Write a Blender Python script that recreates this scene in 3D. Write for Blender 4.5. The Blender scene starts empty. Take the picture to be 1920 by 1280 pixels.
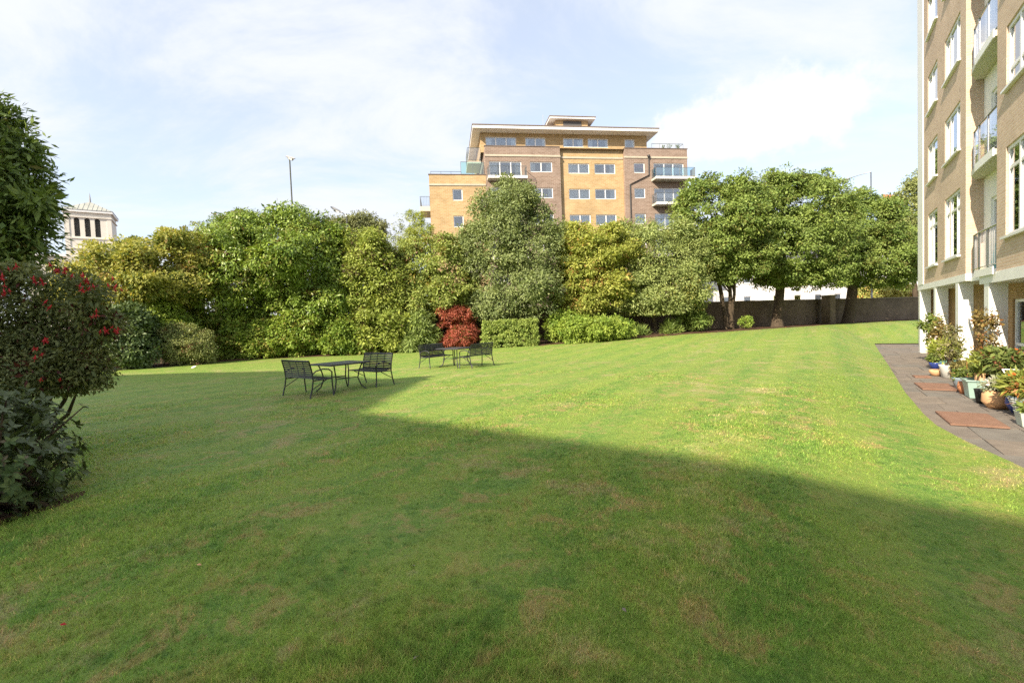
import bpy, bmesh, math, random
import numpy as np
from mathutils import Vector, Matrix

rnd = random.Random(7)
S = bpy.context.scene
COL = S.collection

# ------------------------------------------------------------------ camera
FPX = 880.0                                   # focal length in pixels of a 1920 px wide frame
ROLL = math.radians(2.1)
PITCH = math.atan(35 / FPX)
EYE = np.array([0, 0, 1.6])
_F = np.array([0, math.cos(PITCH), -math.sin(PITCH)])
_R0 = np.array([1.0, 0, 0]); _U0 = np.cross(_R0, _F)
_R = _R0 * math.cos(ROLL) - _U0 * math.sin(ROLL)
_U = _U0 * math.cos(ROLL) + _R0 * math.sin(ROLL)
cam_d = bpy.data.cameras.new('camera'); cam = bpy.data.objects.new('camera', cam_d); COL.objects.link(cam)
cam_d.sensor_width = 36; cam_d.lens = 36 * FPX / 1920; cam_d.clip_start = .05; cam_d.clip_end = 3000
M = Matrix([[_R[0], _U[0], -_F[0], 0], [_R[1], _U[1], -_F[1], 0], [_R[2], _U[2], -_F[2], 1.6], [0, 0, 0, 1]])
cam.matrix_world = M
S.camera = cam

# ------------------------------------------------------------------ sky, sun, exposure
SUN_EL = math.radians(33); SUN_AZ = math.radians(41)      # azimuth: the way shadows fall, clockwise from +Y
S.view_settings.view_transform = 'Standard'; S.view_settings.look = 'None'
S.view_settings.exposure = 1.63; S.view_settings.gamma = 1; S.view_settings.use_curve_mapping = False
S.cycles.use_denoising = False; S.cycles.max_bounces = 6; S.cycles.transparent_max_bounces = 12; S.cycles.diffuse_bounces = 3
W = bpy.data.worlds.new('World'); S.world = W; W.use_nodes = True
def world():
    nt = W.node_tree; N = nt.nodes; L = nt.links; N.clear()
    def n(t, **k):
        o = N.new(t)
        for a, b in k.items(): setattr(o, a, b)
        return o
    out = n('ShaderNodeOutputWorld'); bg = n('ShaderNodeBackground'); bg.inputs[1].default_value = 0.1
    sky = n('ShaderNodeTexSky', sky_type='NISHITA', sun_disc=False, sun_elevation=SUN_EL,
            sun_rotation=SUN_AZ + math.pi, altitude=20, air_density=1.0, dust_density=1.6, ozone_density=1.2)
    tc = n('ShaderNodeTexCoord'); sep = n('ShaderNodeSeparateXYZ'); L.new(tc.outputs['Generated'], sep.inputs[0])
    mx = n('ShaderNodeMath', operation='MAXIMUM'); L.new(sep.outputs[2], mx.inputs[0]); mx.inputs[1].default_value = 0.0
    ad = n('ShaderNodeMath', operation='ADD'); L.new(mx.outputs[0], ad.inputs[0]); ad.inputs[1].default_value = 0.22
    dv = n('ShaderNodeVectorMath', operation='DIVIDE'); L.new(tc.outputs['Generated'], dv.inputs[0])
    cb = n('ShaderNodeCombineXYZ'); [L.new(ad.outputs[0], cb.inputs[i]) for i in range(3)]
    L.new(cb.outputs[0], dv.inputs[1])
    # high thin veil
    mp = n('ShaderNodeMapping'); mp.inputs['Location'].default_value = (2.3, -.6, 0); mp.inputs['Scale'].default_value = (.8, 1.25, .3)
    mp.inputs['Rotation'].default_value = (0, 0, .35)
    L.new(dv.outputs[0], mp.inputs[0])
    n1 = n('ShaderNodeTexNoise'); n1.inputs['Scale'].default_value = 1.5; n1.inputs['Detail'].default_value = 10; n1.inputs['Roughness'].default_value = .62
    n1.inputs['Distortion'].default_value = .5
    L.new(mp.outputs[0], n1.inputs['Vector'])
    r1 = n('ShaderNodeMapRange', interpolation_type='SMOOTHSTEP'); r1.inputs[1].default_value = .36; r1.inputs[2].default_value = .62
    r1.inputs[3].default_value = .52; r1.inputs[4].default_value = .98
    L.new(n1.outputs[0], r1.inputs[0])
    # one low heap cloud beyond the trees on the right
    d = np.array([.535, 1.0, .40]); d = d / np.linalg.norm(d)
    nd = n('ShaderNodeTexNoise'); nd.inputs['Scale'].default_value = 12; nd.inputs['Detail'].default_value = 8; nd.inputs['Roughness'].default_value = .62
    L.new(tc.outputs['Generated'], nd.inputs['Vector'])
    sb = n('ShaderNodeVectorMath', operation='SUBTRACT'); L.new(tc.outputs['Generated'], sb.inputs[0]); sb.inputs[1].default_value = tuple(d)
    sc = n('ShaderNodeVectorMath', operation='MULTIPLY'); L.new(sb.outputs[0], sc.inputs[0]); sc.inputs[1].default_value = (6.3, 6.3, 14)
    ln = n('ShaderNodeVectorMath', operation='LENGTH'); L.new(sc.outputs[0], ln.inputs[0])
    ma = n('ShaderNodeMath', operation='MULTIPLY_ADD'); L.new(nd.outputs[0], ma.inputs[0]); ma.inputs[1].default_value = -1.9; L.new(ln.outputs['Value'], ma.inputs[2])
    r2 = n('ShaderNodeMapRange', interpolation_type='SMOOTHSTEP'); r2.inputs[1].default_value = .12; r2.inputs[2].default_value = -.3
    r2.inputs[3].default_value = 0; r2.inputs[4].default_value = .82
    L.new(ma.outputs[0], r2.inputs[0])
    m1 = n('ShaderNodeMix', data_type='RGBA'); L.new(r1.outputs[0], m1.inputs[0]); L.new(sky.outputs[0], m1.inputs[6]); m1.inputs[7].default_value = (3.15, 3.26, 3.5, 1)
    m2 = n('ShaderNodeMix', data_type='RGBA'); L.new(r2.outputs[0], m2.inputs[0]); L.new(m1.outputs[2], m2.inputs[6]); m2.inputs[7].default_value = (3.5, 3.5, 3.52, 1)
    L.new(m2.outputs[2], bg.inputs[0]); L.new(bg.outputs[0], out.inputs[0])
world()
sd = bpy.data.lights.new('sun', 'SUN'); sd.energy = 3.1; sd.angle = math.radians(.53); sd.color = (1, .865, .685)
sun = bpy.data.objects.new('sun', sd); COL.objects.link(sun); sun.location = (-30, -40, 60)
sun.rotation_euler = Vector((math.sin(SUN_AZ) * math.cos(SUN_EL), math.cos(SUN_AZ) * math.cos(SUN_EL), -math.sin(SUN_EL))).to_track_quat('-Z', 'Y').to_euler()

# ------------------------------------------------------------------ picture measurements -> places
def ray(px, py): return _F + _R * (px - 960) / FPX - _U * (py - 640) / FPX
def at(px, py, Y):
    d = ray(px, py); return EYE + d * (Y / d[1])
def on_plane(px, py, P, nrm):
    d = ray(px, py); return EYE + d * (((np.array(P) - EYE) @ nrm) / (d @ nrm))
def ss(x): x = np.clip(x, 0, 1); return x * x * (3 - 2 * x)

# ------------------------------------------------------------------ ground heights
PE = np.array([8.63, 10.26]); PA = np.array([.589, .808]); PB = np.array([-.808, .589]); PC = np.array([19.9, 25.72])
def h(x, y):
    x = np.asarray(x, float); y = np.asarray(y, float)
    dist = (x - PE[0]) * PB[0] + (y - PE[1]) * PB[1]
    al = (x - PE[0]) * PA[0] + (y - PE[1]) * PA[1]
    d2 = (x - PC[0]) * PA[0] + (y - PC[1]) * PA[1]
    pl = .5 * ss((al - 2) / 20)
    w = np.maximum(ss((dist + .05) / 2.3), ss(d2 / 13))
    return -.3 + (pl + .3) * w

# ------------------------------------------------------------------ materials
MATS = {}
def mat(name, col=(.5, .5, .5), rough=.6, spec=.3, metal=0, var=0, vscale=4, bump=0, bscale=40, var2=None, coat=0):
    if name in MATS: return MATS[name]
    m = bpy.data.materials.new(name); m.use_nodes = True; nt = m.node_tree; N = nt.nodes; L = nt.links
    b = N['Principled BSDF']; b.inputs['Base Color'].default_value = (*col, 1); b.inputs['Roughness'].default_value = rough
    b.inputs['Specular IOR Level'].default_value = spec; b.inputs['Metallic'].default_value = metal
    if var or var2 or bump:
        tc = N.new('ShaderNodeTexCoord')
    if var or var2:
        nz = N.new('ShaderNodeTexNoise'); nz.inputs['Scale'].default_value = vscale; nz.inputs['Detail'].default_value = 6; nz.inputs['Roughness'].default_value = .65
        L.new(tc.outputs['Object'], nz.inputs['Vector'])
        mx = N.new('ShaderNodeMix'); mx.data_type = 'RGBA'
        c2 = var2 if var2 else tuple(max(0, c * (1 - var)) for c in col)
        mx.inputs[6].default_value = (*c2, 1); mx.inputs[7].default_value = (*[min(1, c * (1 + var)) for c in col], 1)
        mr = N.new('ShaderNodeMapRange'); mr.inputs[1].default_value = .3; mr.inputs[2].default_value = .7; L.new(nz.outputs[0], mr.inputs[0])
        L.new(mr.outputs[0], mx.inputs[0]); L.new(mx.outputs[2], b.inputs['Base Color'])
    if bump:
        nb = N.new('ShaderNodeTexNoise'); nb.inputs['Scale'].default_value = bscale; nb.inputs['Detail'].default_value = 5
        L.new(tc.outputs['Object'], nb.inputs['Vector'])
        bp = N.new('ShaderNodeBump'); bp.inputs['Strength'].default_value = bump; bp.inputs['Distance'].default_value = .02
        L.new(nb.outputs[0], bp.inputs['Height']); L.new(bp.outputs[0], b.inputs['Normal'])
    MATS[name] = m; return m

def brick_mat(name, c1, c2, mortar, bw=.225, rh=.075, ms=.01, bump=.5, dirt=.25):
    m = bpy.data.materials.new(name); m.use_nodes = True; nt = m.node_tree; N = nt.nodes; L = nt.links
    b = N['Principled BSDF']; b.inputs['Roughness'].default_value = .85; b.inputs['Specular IOR Level'].default_value = .2
    uv = N.new('ShaderNodeUVMap')
    t = N.new('ShaderNodeTexBrick'); t.inputs['Scale'].default_value = 1; t.inputs['Brick Width'].default_value = bw; t.inputs['Row Height'].default_value = rh
    t.inputs['Mortar Size'].default_value = ms; t.inputs['Mortar Smooth'].default_value = .2; t.inputs['Bias'].default_value = 0
    t.inputs['Color1'].default_value = (*c1, 1); t.inputs['Color2'].default_value = (*c2, 1); t.inputs['Mortar'].default_value = (*mortar, 1)
    L.new(uv.outputs[0], t.inputs['Vector'])
    nz = N.new('ShaderNodeTexNoise'); nz.inputs['Scale'].default_value = .55; nz.inputs['Detail'].default_value = 9; nz.inputs['Roughness'].default_value = .7
    L.new(uv.outputs[0], nz.inputs['Vector'])
    mr = N.new('ShaderNodeMapRange'); mr.inputs[1].default_value = .3; mr.inputs[2].default_value = .72; mr.inputs[3].default_value = 1 - dirt; mr.inputs[4].default_value = 1 + dirt * .5
    L.new(nz.outputs[0], mr.inputs[0])
    vm = N.new('ShaderNodeVectorMath'); vm.operation = 'SCALE'; L.new(t.outputs[0], vm.inputs[0]); L.new(mr.outputs[0], vm.inputs['Scale'])
    L.new(vm.outputs[0], b.inputs['Base Color'])
    bp = N.new('ShaderNodeBump'); bp.invert = True; bp.inputs['Strength'].default_value = bump; bp.inputs['Distance'].default_value = .008
    L.new(t.outputs['Fac'], bp.inputs['Height']); L.new(bp.outputs[0], b.inputs['Normal'])
    MATS[name] = m; return m

def glass_mat(name, tint, refl):
    m = bpy.data.materials.new(name); m.use_nodes = True; nt = m.node_tree; N = nt.nodes; L = nt.links; N.clear()
    o = N.new('ShaderNodeOutputMaterial'); tr = N.new('ShaderNodeBsdfTransparent'); tr.inputs[0].default_value = (*tint, 1)
    g = N.new('ShaderNodeBsdfGlossy'); g.inputs['Roughness'].default_value = .02; g.inputs[0].default_value = (.95, .97, 1, 1)
    lw = N.new('ShaderNodeFresnel'); lw.inputs[0].default_value = 1.5
    ma = N.new('ShaderNodeMath'); ma.operation = 'MULTIPLY_ADD'; ma.use_clamp = True; L.new(lw.outputs[0], ma.inputs[0]); ma.inputs[1].default_value = 1.3; ma.inputs[2].default_value = refl
    mx = N.new('ShaderNodeMixShader'); L.new(ma.outputs[0], mx.inputs[0]); L.new(tr.outputs[0], mx.inputs[1]); L.new(g.outputs[0], mx.inputs[2])
    L.new(mx.outputs[0], o.inputs[0]); MATS[name] = m; return m

def leaf_mat(name, rough=.5, spec=.3, trans=.3):
    m = bpy.data.materials.new(name); m.use_nodes = True; nt = m.node_tree; N = nt.nodes; L = nt.links
    b = N['Principled BSDF']; o = N['Material Output']; b.inputs['Roughness'].default_value = rough; b.inputs['Specular IOR Level'].default_value = spec
    a = N.new('ShaderNodeAttribute'); a.attribute_name = 'Col'; L.new(a.outputs[0], b.inputs['Base Color'])
    t = N.new('ShaderNodeBsdfTranslucent'); mu = N.new('ShaderNodeMix'); mu.data_type = 'RGBA'; mu.blend_type = 'MULTIPLY'; mu.inputs[0].default_value = 1
    L.new(a.outputs[0], mu.inputs[6]); mu.inputs[7].default_value = (1.5, 1.35, .7, 1); mu.clamp_result = False
    L.new(mu.outputs[2], t.inputs[0])
    mx = N.new('ShaderNodeMixShader'); mx.inputs[0].default_value = trans; L.new(b.outputs[0], mx.inputs[1]); L.new(t.outputs[0], mx.inputs[2]); L.new(mx.outputs[0], o.inputs[0])
    MATS[name] = m; return m

def grass_mat(name, blade):
    m = bpy.data.materials.new(name); m.use_nodes = True; nt = m.node_tree; N = nt.nodes; L = nt.links
    b = N['Principled BSDF']; o = N['Material Output']; b.inputs['Roughness'].default_value = .6; b.inputs['Specular IOR Level'].default_value = .15
    g = N.new('ShaderNodeNewGeometry')
    def noise(scale, detail, rough, vec, dist=0):
        q = N.new('ShaderNodeTexNoise'); q.inputs['Scale'].default_value = scale; q.inputs['Detail'].default_value = detail; q.inputs['Roughness'].default_value = rough
        q.inputs['Distortion'].default_value = dist; L.new(vec, q.inputs['Vector']); return q.outputs[0]
    def rng(v, a, c, lo=0, hi=1):
        q = N.new('ShaderNodeMapRange'); q.interpolation_type = 'SMOOTHSTEP'; q.inputs[1].default_value = a; q.inputs[2].default_value = c; q.inputs[3].default_value = lo; q.inputs[4].default_value = hi
        L.new(v, q.inputs[0]); return q.outputs[0]
    def mix(f, a, c):
        q = N.new('ShaderNodeMix'); q.data_type = 'RGBA'
        L.new(f, q.inputs[0])
        for i, v in ((6, a), (7, c)):
            if isinstance(v, tuple): q.inputs[i].default_value = (*v, 1)
            else: L.new(v, q.inputs[i])
        return q.outputs[2]
    def mul(a, c):
        q = N.new('ShaderNodeMath'); q.operation = 'MULTIPLY'; L.new(a, q.inputs[0])
        if isinstance(c, float): q.inputs[1].default_value = c
        else: L.new(c, q.inputs[1])
        return q.outputs[0]
    pos = g.outputs['Position']
    # frame turned along the mowing direction
    mp = N.new('ShaderNodeMapping'); mp.vector_type = 'TEXTURE'; mp.inputs['Rotation'].default_value = (0, 0, math.radians(-33)); mp.inputs['Scale'].default_value = (1, 7, 1); L.new(pos, mp.inputs[0])
    fine = noise(9, 6, .7, pos); med = noise(1.3, 6, .65, pos); big = noise(.33, 4, .55, pos); streak = noise(1.1, 5, .6, mp.outputs[0], .3)
    tiny = noise(30, 5, .8, pos); spot = noise(15, 4, .75, pos, .4)
    c = mix(rng(med, .35, .68), (.138, .262, .046), (.205, .325, .060))
    c = mix(rng(fine, .38, .66, 0, .6), c, (.235, .345, .070))
    c = mix(rng(streak, .42, .62, 0, .5), c, (.255, .335, .070))
    c = mix(rng(tiny, .5, .75, 0, .55), c, (.30, .37, .11)); c = mix(rng(tiny, .48, .25, 0, .65), c, (.075, .16, .034))
    tus = noise(3.2, 8, .72, pos, .8)
    c = mix(rng(tus, .48, .39, 0, .55), c, (.105, .212, .046))               # greener tussocks
    c = mix(mul(rng(tus, .50, .62, 0, .72), rng(big, .32, .55, .3, 1)), c, (.38, .29, .125))       # dry thatch
    c = mix(rng(spot, .45, .30, 0, .7), c, (.070, .155, .036))              # clover and moss
    c = mix(rng(spot, .57, .72, 0, .6), c, (.37, .28, .13))                 # dead stalks
    # faint mowing bands
    sp = N.new('ShaderNodeSeparateXYZ'); mp2 = N.new('ShaderNodeMapping'); mp2.inputs['Rotation'].default_value = (0, 0, math.radians(33)); L.new(pos, mp2.inputs[0]); L.new(mp2.outputs[0], sp.inputs[0])
    sn = N.new('ShaderNodeMath'); sn.operation = 'SINE'; L.new(mul(sp.outputs[0], 5.2), sn.inputs[0])
    c = mix(rng(sn.outputs[0], -.5, .5, 0, .34), c, (.275, .35, .066))
    # straw: dry worn patches
    f1 = rng(mul(rng(big, .40, .66), rng(med, .42, .62)), .25, .9, 0, .75)
    f1 = mul(f1, rng(fine, .36, .6, .15, 1))
    c = mix(f1, c, (.36, .31, .15))
    f2 = rng(mul(rng(streak, .53, .72), rng(fine, .4, .6)), .2, 1, 0, .6)
    c = mix(f2, c, (.40, .36, .18))
    # worn track along the middle of the sunny half
    tr = N.new('ShaderNodeMath'); tr.operation = 'SUBTRACT'; L.new(sp.outputs[0], tr.inputs[0]); tr.inputs[1].default_value = -1.0
    ab = N.new('ShaderNodeMath'); ab.operation = 'ABSOLUTE'; L.new(tr.outputs[0], ab.inputs[0])
    f3 = mul(mul(rng(ab.outputs[0], .6, .05), rng(med, .46, .66, 0, .5)), rng(fine, .4, .62, .25, 1))
    c = mix(f3, c, (.48, .42, .21))
    if blade:
        at_ = N.new('ShaderNodeAttribute'); at_.attribute_name = 'Col'
        mu = N.new('ShaderNodeMix'); mu.data_type = 'RGBA'; mu.blend_type = 'MULTIPLY'; mu.inputs[0].default_value = 1; L.new(c, mu.inputs[6]); L.new(at_.outputs[0], mu.inputs[7])
        c = mu.outputs[2]
        t = N.new('ShaderNodeBsdfTranslucent'); L.new(c, t.inputs[0])
        mx = N.new('ShaderNodeMixShader'); mx.inputs[0].default_value = .5; L.new(b.outputs[0], mx.inputs[1]); L.new(t.outputs[0], mx.inputs[2]); L.new(mx.outputs[0], o.inputs[0])
    else:
        bp = N.new('ShaderNodeBump'); bp.inputs['Strength'].default_value = .9; bp.inputs['Distance'].default_value = .03
        fn = noise(38, 4, .75, pos); L.new(fn, bp.inputs['Height']); L.new(bp.outputs[0], b.inputs['Normal'])
    L.new(c, b.inputs['Base Color'])
    MATS[name] = m; return m

brick_mat('brick_yellow', (.52, .365, .185), (.43, .285, .13), (.50, .40, .26), bw=.45, rh=.15, ms=.02)
brick_mat('brick_brown', (.30, .22, .175), (.23, .16, .122), (.36, .30, .25), bw=.45, rh=.15, ms=.02)
brick_mat('brick_tan', (.64, .485, .365), (.56, .41, .30), (.66, .56, .46), bump=.8, dirt=.18)
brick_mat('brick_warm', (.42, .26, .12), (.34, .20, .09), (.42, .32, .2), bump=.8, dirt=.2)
brick_mat('brick_wall_old', (.20, .145, .095), (.14, .10, .068), (.19, .155, .115), bw=.24, rh=.08, ms=.014, dirt=.5)
brick_mat('brick_orange', (.45, .22, .075), (.38, .17, .06), (.42, .3, .16))
glass_mat('glass', (.86, .9, .92), .13); glass_mat('glass_green', (.55, .85, .76), .12); glass_mat('glass_blue', (.42, .72, .84), .2)
leaf_mat('leaf', .5, .25, .2); leaf_mat('leaf_gloss', .4, .35, .16); leaf_mat('leaf_thin', .55, .2, .3)
grass_mat('lawn_turf', False); grass_mat('grass_blade', True)
mat('white_paint', (.82, .82, .80), .5, .4, var=.05, vscale=1.5)
mat('frame_white', (.80, .80, .80), .35, .5)
mat('cream_trim', (.47, .42, .33), .7, .2, var=.12, vscale=2)
mat('soffit', (.55, .54, .46), .7, .2, var=.06)
mat('roof_grey', (.19, .15, .13), .8, .2, var=.2, vscale=1)
mat('dark_metal', (.028, .030, .034), .42, .5, var=.2, vscale=20)
mat('table_metal', (.05, .053, .06), .38, .5, var=.15, vscale=20)
mat('rail_metal', (.10, .12, .13), .4, .5)
mat('steel', (.55, .55, .55), .3, .5, metal=1)
mat('galvanised', (.42, .44, .45), .5, .5, metal=.4, var=.12, vscale=3)
mat('pipe_black', (.02, .02, .022), .45, .4)
mat('interior', (.16, .15, .14), .9, .1, var=.3, vscale=1)
mat('curtain', (.78, .76, .72), .9, .1, var=.08, vscale=6)
mat('curtain_pink', (.55, .2, .22), .9, .1)
mat('soil', (.115, .072, .045), .95, .1, var2=(.055, .035, .022), vscale=2.5, bump=1, bscale=14)
mat('asphalt', (.05, .05, .052), .9, .2, var=.2, vscale=3)
mat('bark', (.115, .088, .06), .9, .15, var2=(.05, .038, .027), vscale=7, bump=1, bscale=22)
mat('bark_pale', (.19, .16, .12), .9, .15, var2=(.085, .07, .05), vscale=7, bump=1, bscale=22)
mat('slab', (.235, .205, .175), .9, .1, var2=(.155, .137, .12), vscale=2.2, bump=.5, bscale=30)
mat('slab_warm', (.25, .214, .178), .9, .1, var2=(.165, .143, .122), vscale=2.6, bump=.5, bscale=30)
mat('slab_cool', (.215, .20, .177), .9, .1, var2=(.145, .135, .122), vscale=2.4, bump=.5, bscale=30)
mat('rust_cover', (.27, .165, .12), .9, .08, var2=(.21, .125, .09), vscale=9, bump=.5, bscale=60)
mat('terracotta', (.46, .20, .10), .8, .2, var=.18, vscale=9)
mat('terracotta_pale', (.62, .37, .20), .75, .2, var=.15, vscale=9)
mat('glaze_green', (.30, .43, .38), .35, .5, var=.08, vscale=9)
mat('glaze_teal', (.13, .27, .22), .35, .5, var=.1, vscale=9)
mat('glaze_white', (.70, .70, .66), .35, .5, var=.08, vscale=9)
mat('glaze_blue', (.03, .055, .26), .25, .5, var=.2, vscale=9)
mat('glaze_bluegrey', (.24, .31, .36), .35, .5, var=.12, vscale=9)
mat('glaze_olive', (.42, .42, .26), .3, .5, var=.15, vscale=9)
mat('plastic_black', (.02, .02, .02), .5, .3)
mat('plastic_pale', (.48, .55, .48), .45, .4, var=.05)
mat('bin_grey', (.5, .5, .5), .5, .4)
mat('stucco', (.76, .72, .64), .8, .2, var=.06, vscale=.8)
mat('lead_roof', (.36, .37, .33), .55, .4, var=.15, vscale=1.2)
mat('louvre', (.10, .10, .10), .7, .2)
mat('render_white', (.80, .79, .76), .8, .2, var=.05, vscale=.7)
mat('slate', (.12, .12, .135), .7, .3, var=.2, vscale=2)
mat('paper', (.8, .8, .78), .8, .2)
mat('petal_red', (.42, .012, .018), .5, .3, var=.3, vscale=30)
mat('petal_orange', (.75, .13, .03), .5, .3, var=.2, vscale=30)
mat('petal_white', (.75, .66, .62), .6, .3)
mat('stone_cap', (.20, .17, .14), .9, .2, var=.3, vscale=3)
mat('lamp_head', (.30, .31, .33), .4, .5)
mat('cloth_blue', (.16, .38, .42), .9, .1); mat('cloth_orange', (.6, .28, .10), .9, .1)

# ------------------------------------------------------------------ object helpers
def tag(o, label=None, cat=None, group=None, kind=None):
    if label: o['label'] = label
    if cat: o['category'] = cat
    if group: o['group'] = group
    if kind: o['kind'] = kind
    return o
def thing(name, label, cat, loc=(0, 0, 0), rz=0, group=None):
    o = bpy.data.objects.new(name, None); COL.objects.link(o); o.empty_display_size = .3
    o.location = tuple(float(v) for v in loc); o.rotation_euler = (0, 0, rz)
    return tag(o, label, cat, group)
def root_loc(p):
    v = np.zeros(3)
    while p is not None: v += np.array(p.location); p = p.parent
    return v
def copy_tree(o, parent=None):
    c = o.copy(); COL.objects.link(c); c.parent = parent
    for ch in list(o.children): copy_tree(ch, c)
    return c
class Frame:
    """o + e*u + m*w + z: u along the wall, w into the building, z up (world height)"""
    def __init__(s, o, e, m): s.o = np.array([o[0], o[1], 0.]); s.e = np.array([e[0], e[1], 0.]); s.m = np.array([m[0], m[1], 0.])
    def p(s, u, w, z): q = s.o + s.e * u + s.m * w; return np.array([q[0], q[1], z])
    def off(s, u, w): q = s.p(u, w, 0); return Frame(q, s.e, s.m)
ID = Frame((0, 0), (1, 0), (0, 1))
class MB:
    def __init__(s): s.v = []; s.f = []; s.uv = []
    def quad(s, pts, uvs=None):
        i = len(s.v); s.v += [tuple(p) for p in pts]; s.f.append(tuple(range(i, i + len(pts)))); s.uv += list(uvs) if uvs else [(0, 0)] * len(pts); return s
    def box(s, fr, u0, u1, w0, w1, z0, z1):
        P = fr.p
        s.quad([P(u0, w0, z0), P(u1, w0, z0), P(u1, w0, z1), P(u0, w0, z1)], [(u0, z0), (u1, z0), (u1, z1), (u0, z1)])
        s.quad([P(u1, w1, z0), P(u0, w1, z0), P(u0, w1, z1), P(u1, w1, z1)], [(u1, z0), (u0, z0), (u0, z1), (u1, z1)])
        s.quad([P(u1, w0, z0), P(u1, w1, z0), P(u1, w1, z1), P(u1, w0, z1)], [(w0, z0), (w1, z0), (w1, z1), (w0, z1)])
        s.quad([P(u0, w1, z0), P(u0, w0, z0), P(u0, w0, z1), P(u0, w1, z1)], [(w1, z0), (w0, z0), (w0, z1), (w1, z1)])
        s.quad([P(u0, w0, z1), P(u1, w0, z1), P(u1, w1, z1), P(u0, w1, z1)], [(u0, w0), (u1, w0), (u1, w1), (u0, w1)])
        s.quad([P(u0, w1, z0), P(u1, w1, z0), P(u1, w0, z0), P(u0, w0, z0)], [(u0, w1), (u1, w1), (u1, w0), (u0, w0)])
        return s
    def prism(s, pts, z0, z1):
        n = len(pts); a = 0
        for i in range(n):
            p, q = pts[i], pts[(i + 1) % n]; d = math.hypot(q[0] - p[0], q[1] - p[1])
            s.quad([(p[0], p[1], z0), (q[0], q[1], z0), (q[0], q[1], z1), (p[0], p[1], z1)], [(a, z0), (a + d, z0), (a + d, z1), (a, z1)]); a += d
        s.quad([(p[0], p[1], z1) for p in pts], [(p[0], p[1]) for p in pts]); s.quad([(p[0], p[1], z0) for p in reversed(pts)], [(p[0], p[1]) for p in reversed(pts)])
        return s
    def wall(s, fr, u0, u1, z0, z1, holes, th=.25, w0=0.):
        """front sheet at w0 with openings (ua, ub, za, zb), with reveals th deep"""
        us = sorted({u0, u1, *[v for q in holes for v in q[:2] if u0 < v < u1]}); zs = sorted({z0, z1, *[v for q in holes for v in q[2:] if z0 < v < z1]})
        P = fr.p
        for i in range(len(us) - 1):
            for j in range(len(zs) - 1):
                a, b, c, d = us[i], us[i + 1], zs[j], zs[j + 1]; mu, mz = (a + b) / 2, (c + d) / 2
                if any(q[0] < mu < q[1] and q[2] < mz < q[3] for q in holes): continue
                s.quad([P(a, w0, c), P(b, w0, c), P(b, w0, d), P(a, w0, d)], [(a, c), (b, c), (b, d), (a, d)])
        w1 = w0 + th
        for a, b, c, d in holes:
            s.quad([P(a, w0, c), P(a, w1, c), P(a, w1, d), P(a, w0, d)], [(w0, c), (w1, c), (w1, d), (w0, d)])
            s.quad([P(b, w1, c), P(b, w0, c), P(b, w0, d), P(b, w1, d)], [(w1, c), (w0, c), (w0, d), (w1, d)])
            s.quad([P(a, w0, d), P(a, w1, d), P(b, w1, d), P(b, w0, d)], [(a, w0), (a, w1), (b, w1), (b, w0)])
            s.quad([P(a, w1, c), P(a, w0, c), P(b, w0, c), P(b, w1, c)], [(a, w1), (a, w0), (b, w0), (b, w1)])
        return s
    def tube(s, pts, rad, n=8, cap=True):
        pts = [np.array(p, float) for p in pts]; rad = rad if hasattr(rad, '__len__') else [rad] * len(pts)
        rings = []; prev = None
        for i, p in enumerate(pts):
            t = pts[min(i + 1, len(pts) - 1)] - pts[max(i - 1, 0)]; t = t / (np.linalg.norm(t) + 1e-9)
            if prev is None: a = np.cross(t, [0, 0, 1.]); a = np.cross(t, [1., 0, 0]) if np.linalg.norm(a) < .1 else a
            else: a = prev - t * (prev @ t)
            a = a / (np.linalg.norm(a) + 1e-9); prev = a; b = np.cross(t, a); base = len(s.v)
            for k in range(n):
                an = 2 * math.pi * k / n; s.v.append(tuple(p + rad[i] * (math.cos(an) * a + math.sin(an) * b)))
            rings.append(base)
        for i in range(len(pts) - 1):
            for k in range(n):
                s.f.append((rings[i] + k, rings[i] + (k + 1) % n, rings[i + 1] + (k + 1) % n, rings[i + 1] + k)); s.uv += [(0, 0)] * 4
        if cap:
            s.f.append(tuple(rings[0] + k for k in range(n))); s.uv += [(0, 0)] * n
            s.f.append(tuple(rings[-1] + k for k in reversed(range(n)))); s.uv += [(0, 0)] * n
        return s
    def lathe(s, c, prof, n=20, sq=False, a0=0.):
        """prof: list of (radius, z); sq: square plan"""
        n = 4 if sq else n; base = []
        for r, z in prof:
            base.append(len(s.v))
            for k in range(n):
                an = 2 * math.pi * k / n + (math.pi / 4 if sq else 0) + a0; q = r * (1.414 if sq else 1)
                s.v.append((c[0] + q * math.cos(an), c[1] + q * math.sin(an), c[2] + z))
        for i in range(len(prof) - 1):
            for k in range(n):
                s.f.append((base[i] + k, base[i] + (k + 1) % n, base[i + 1] + (k + 1) % n, base[i + 1] + k)); s.uv += [(0, 0)] * 4
        s.f.append(tuple(base[0] + k for k in reversed(range(n)))); s.uv += [(0, 0)] * n
        s.f.append(tuple(base[-1] + k for k in range(n))); s.uv += [(0, 0)] * n
        return s
    def mesh(s, name, org=(0, 0, 0)):
        me = bpy.data.meshes.new(name); o = np.array(org)
        me.from_pydata([tuple(np.array(v) - o) for v in s.v], [], s.f)
        ul = me.uv_layers.new(name='UVMap'); ul.data.foreach_set('uv', np.array(s.uv, np.float32).ravel())
        return me
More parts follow.
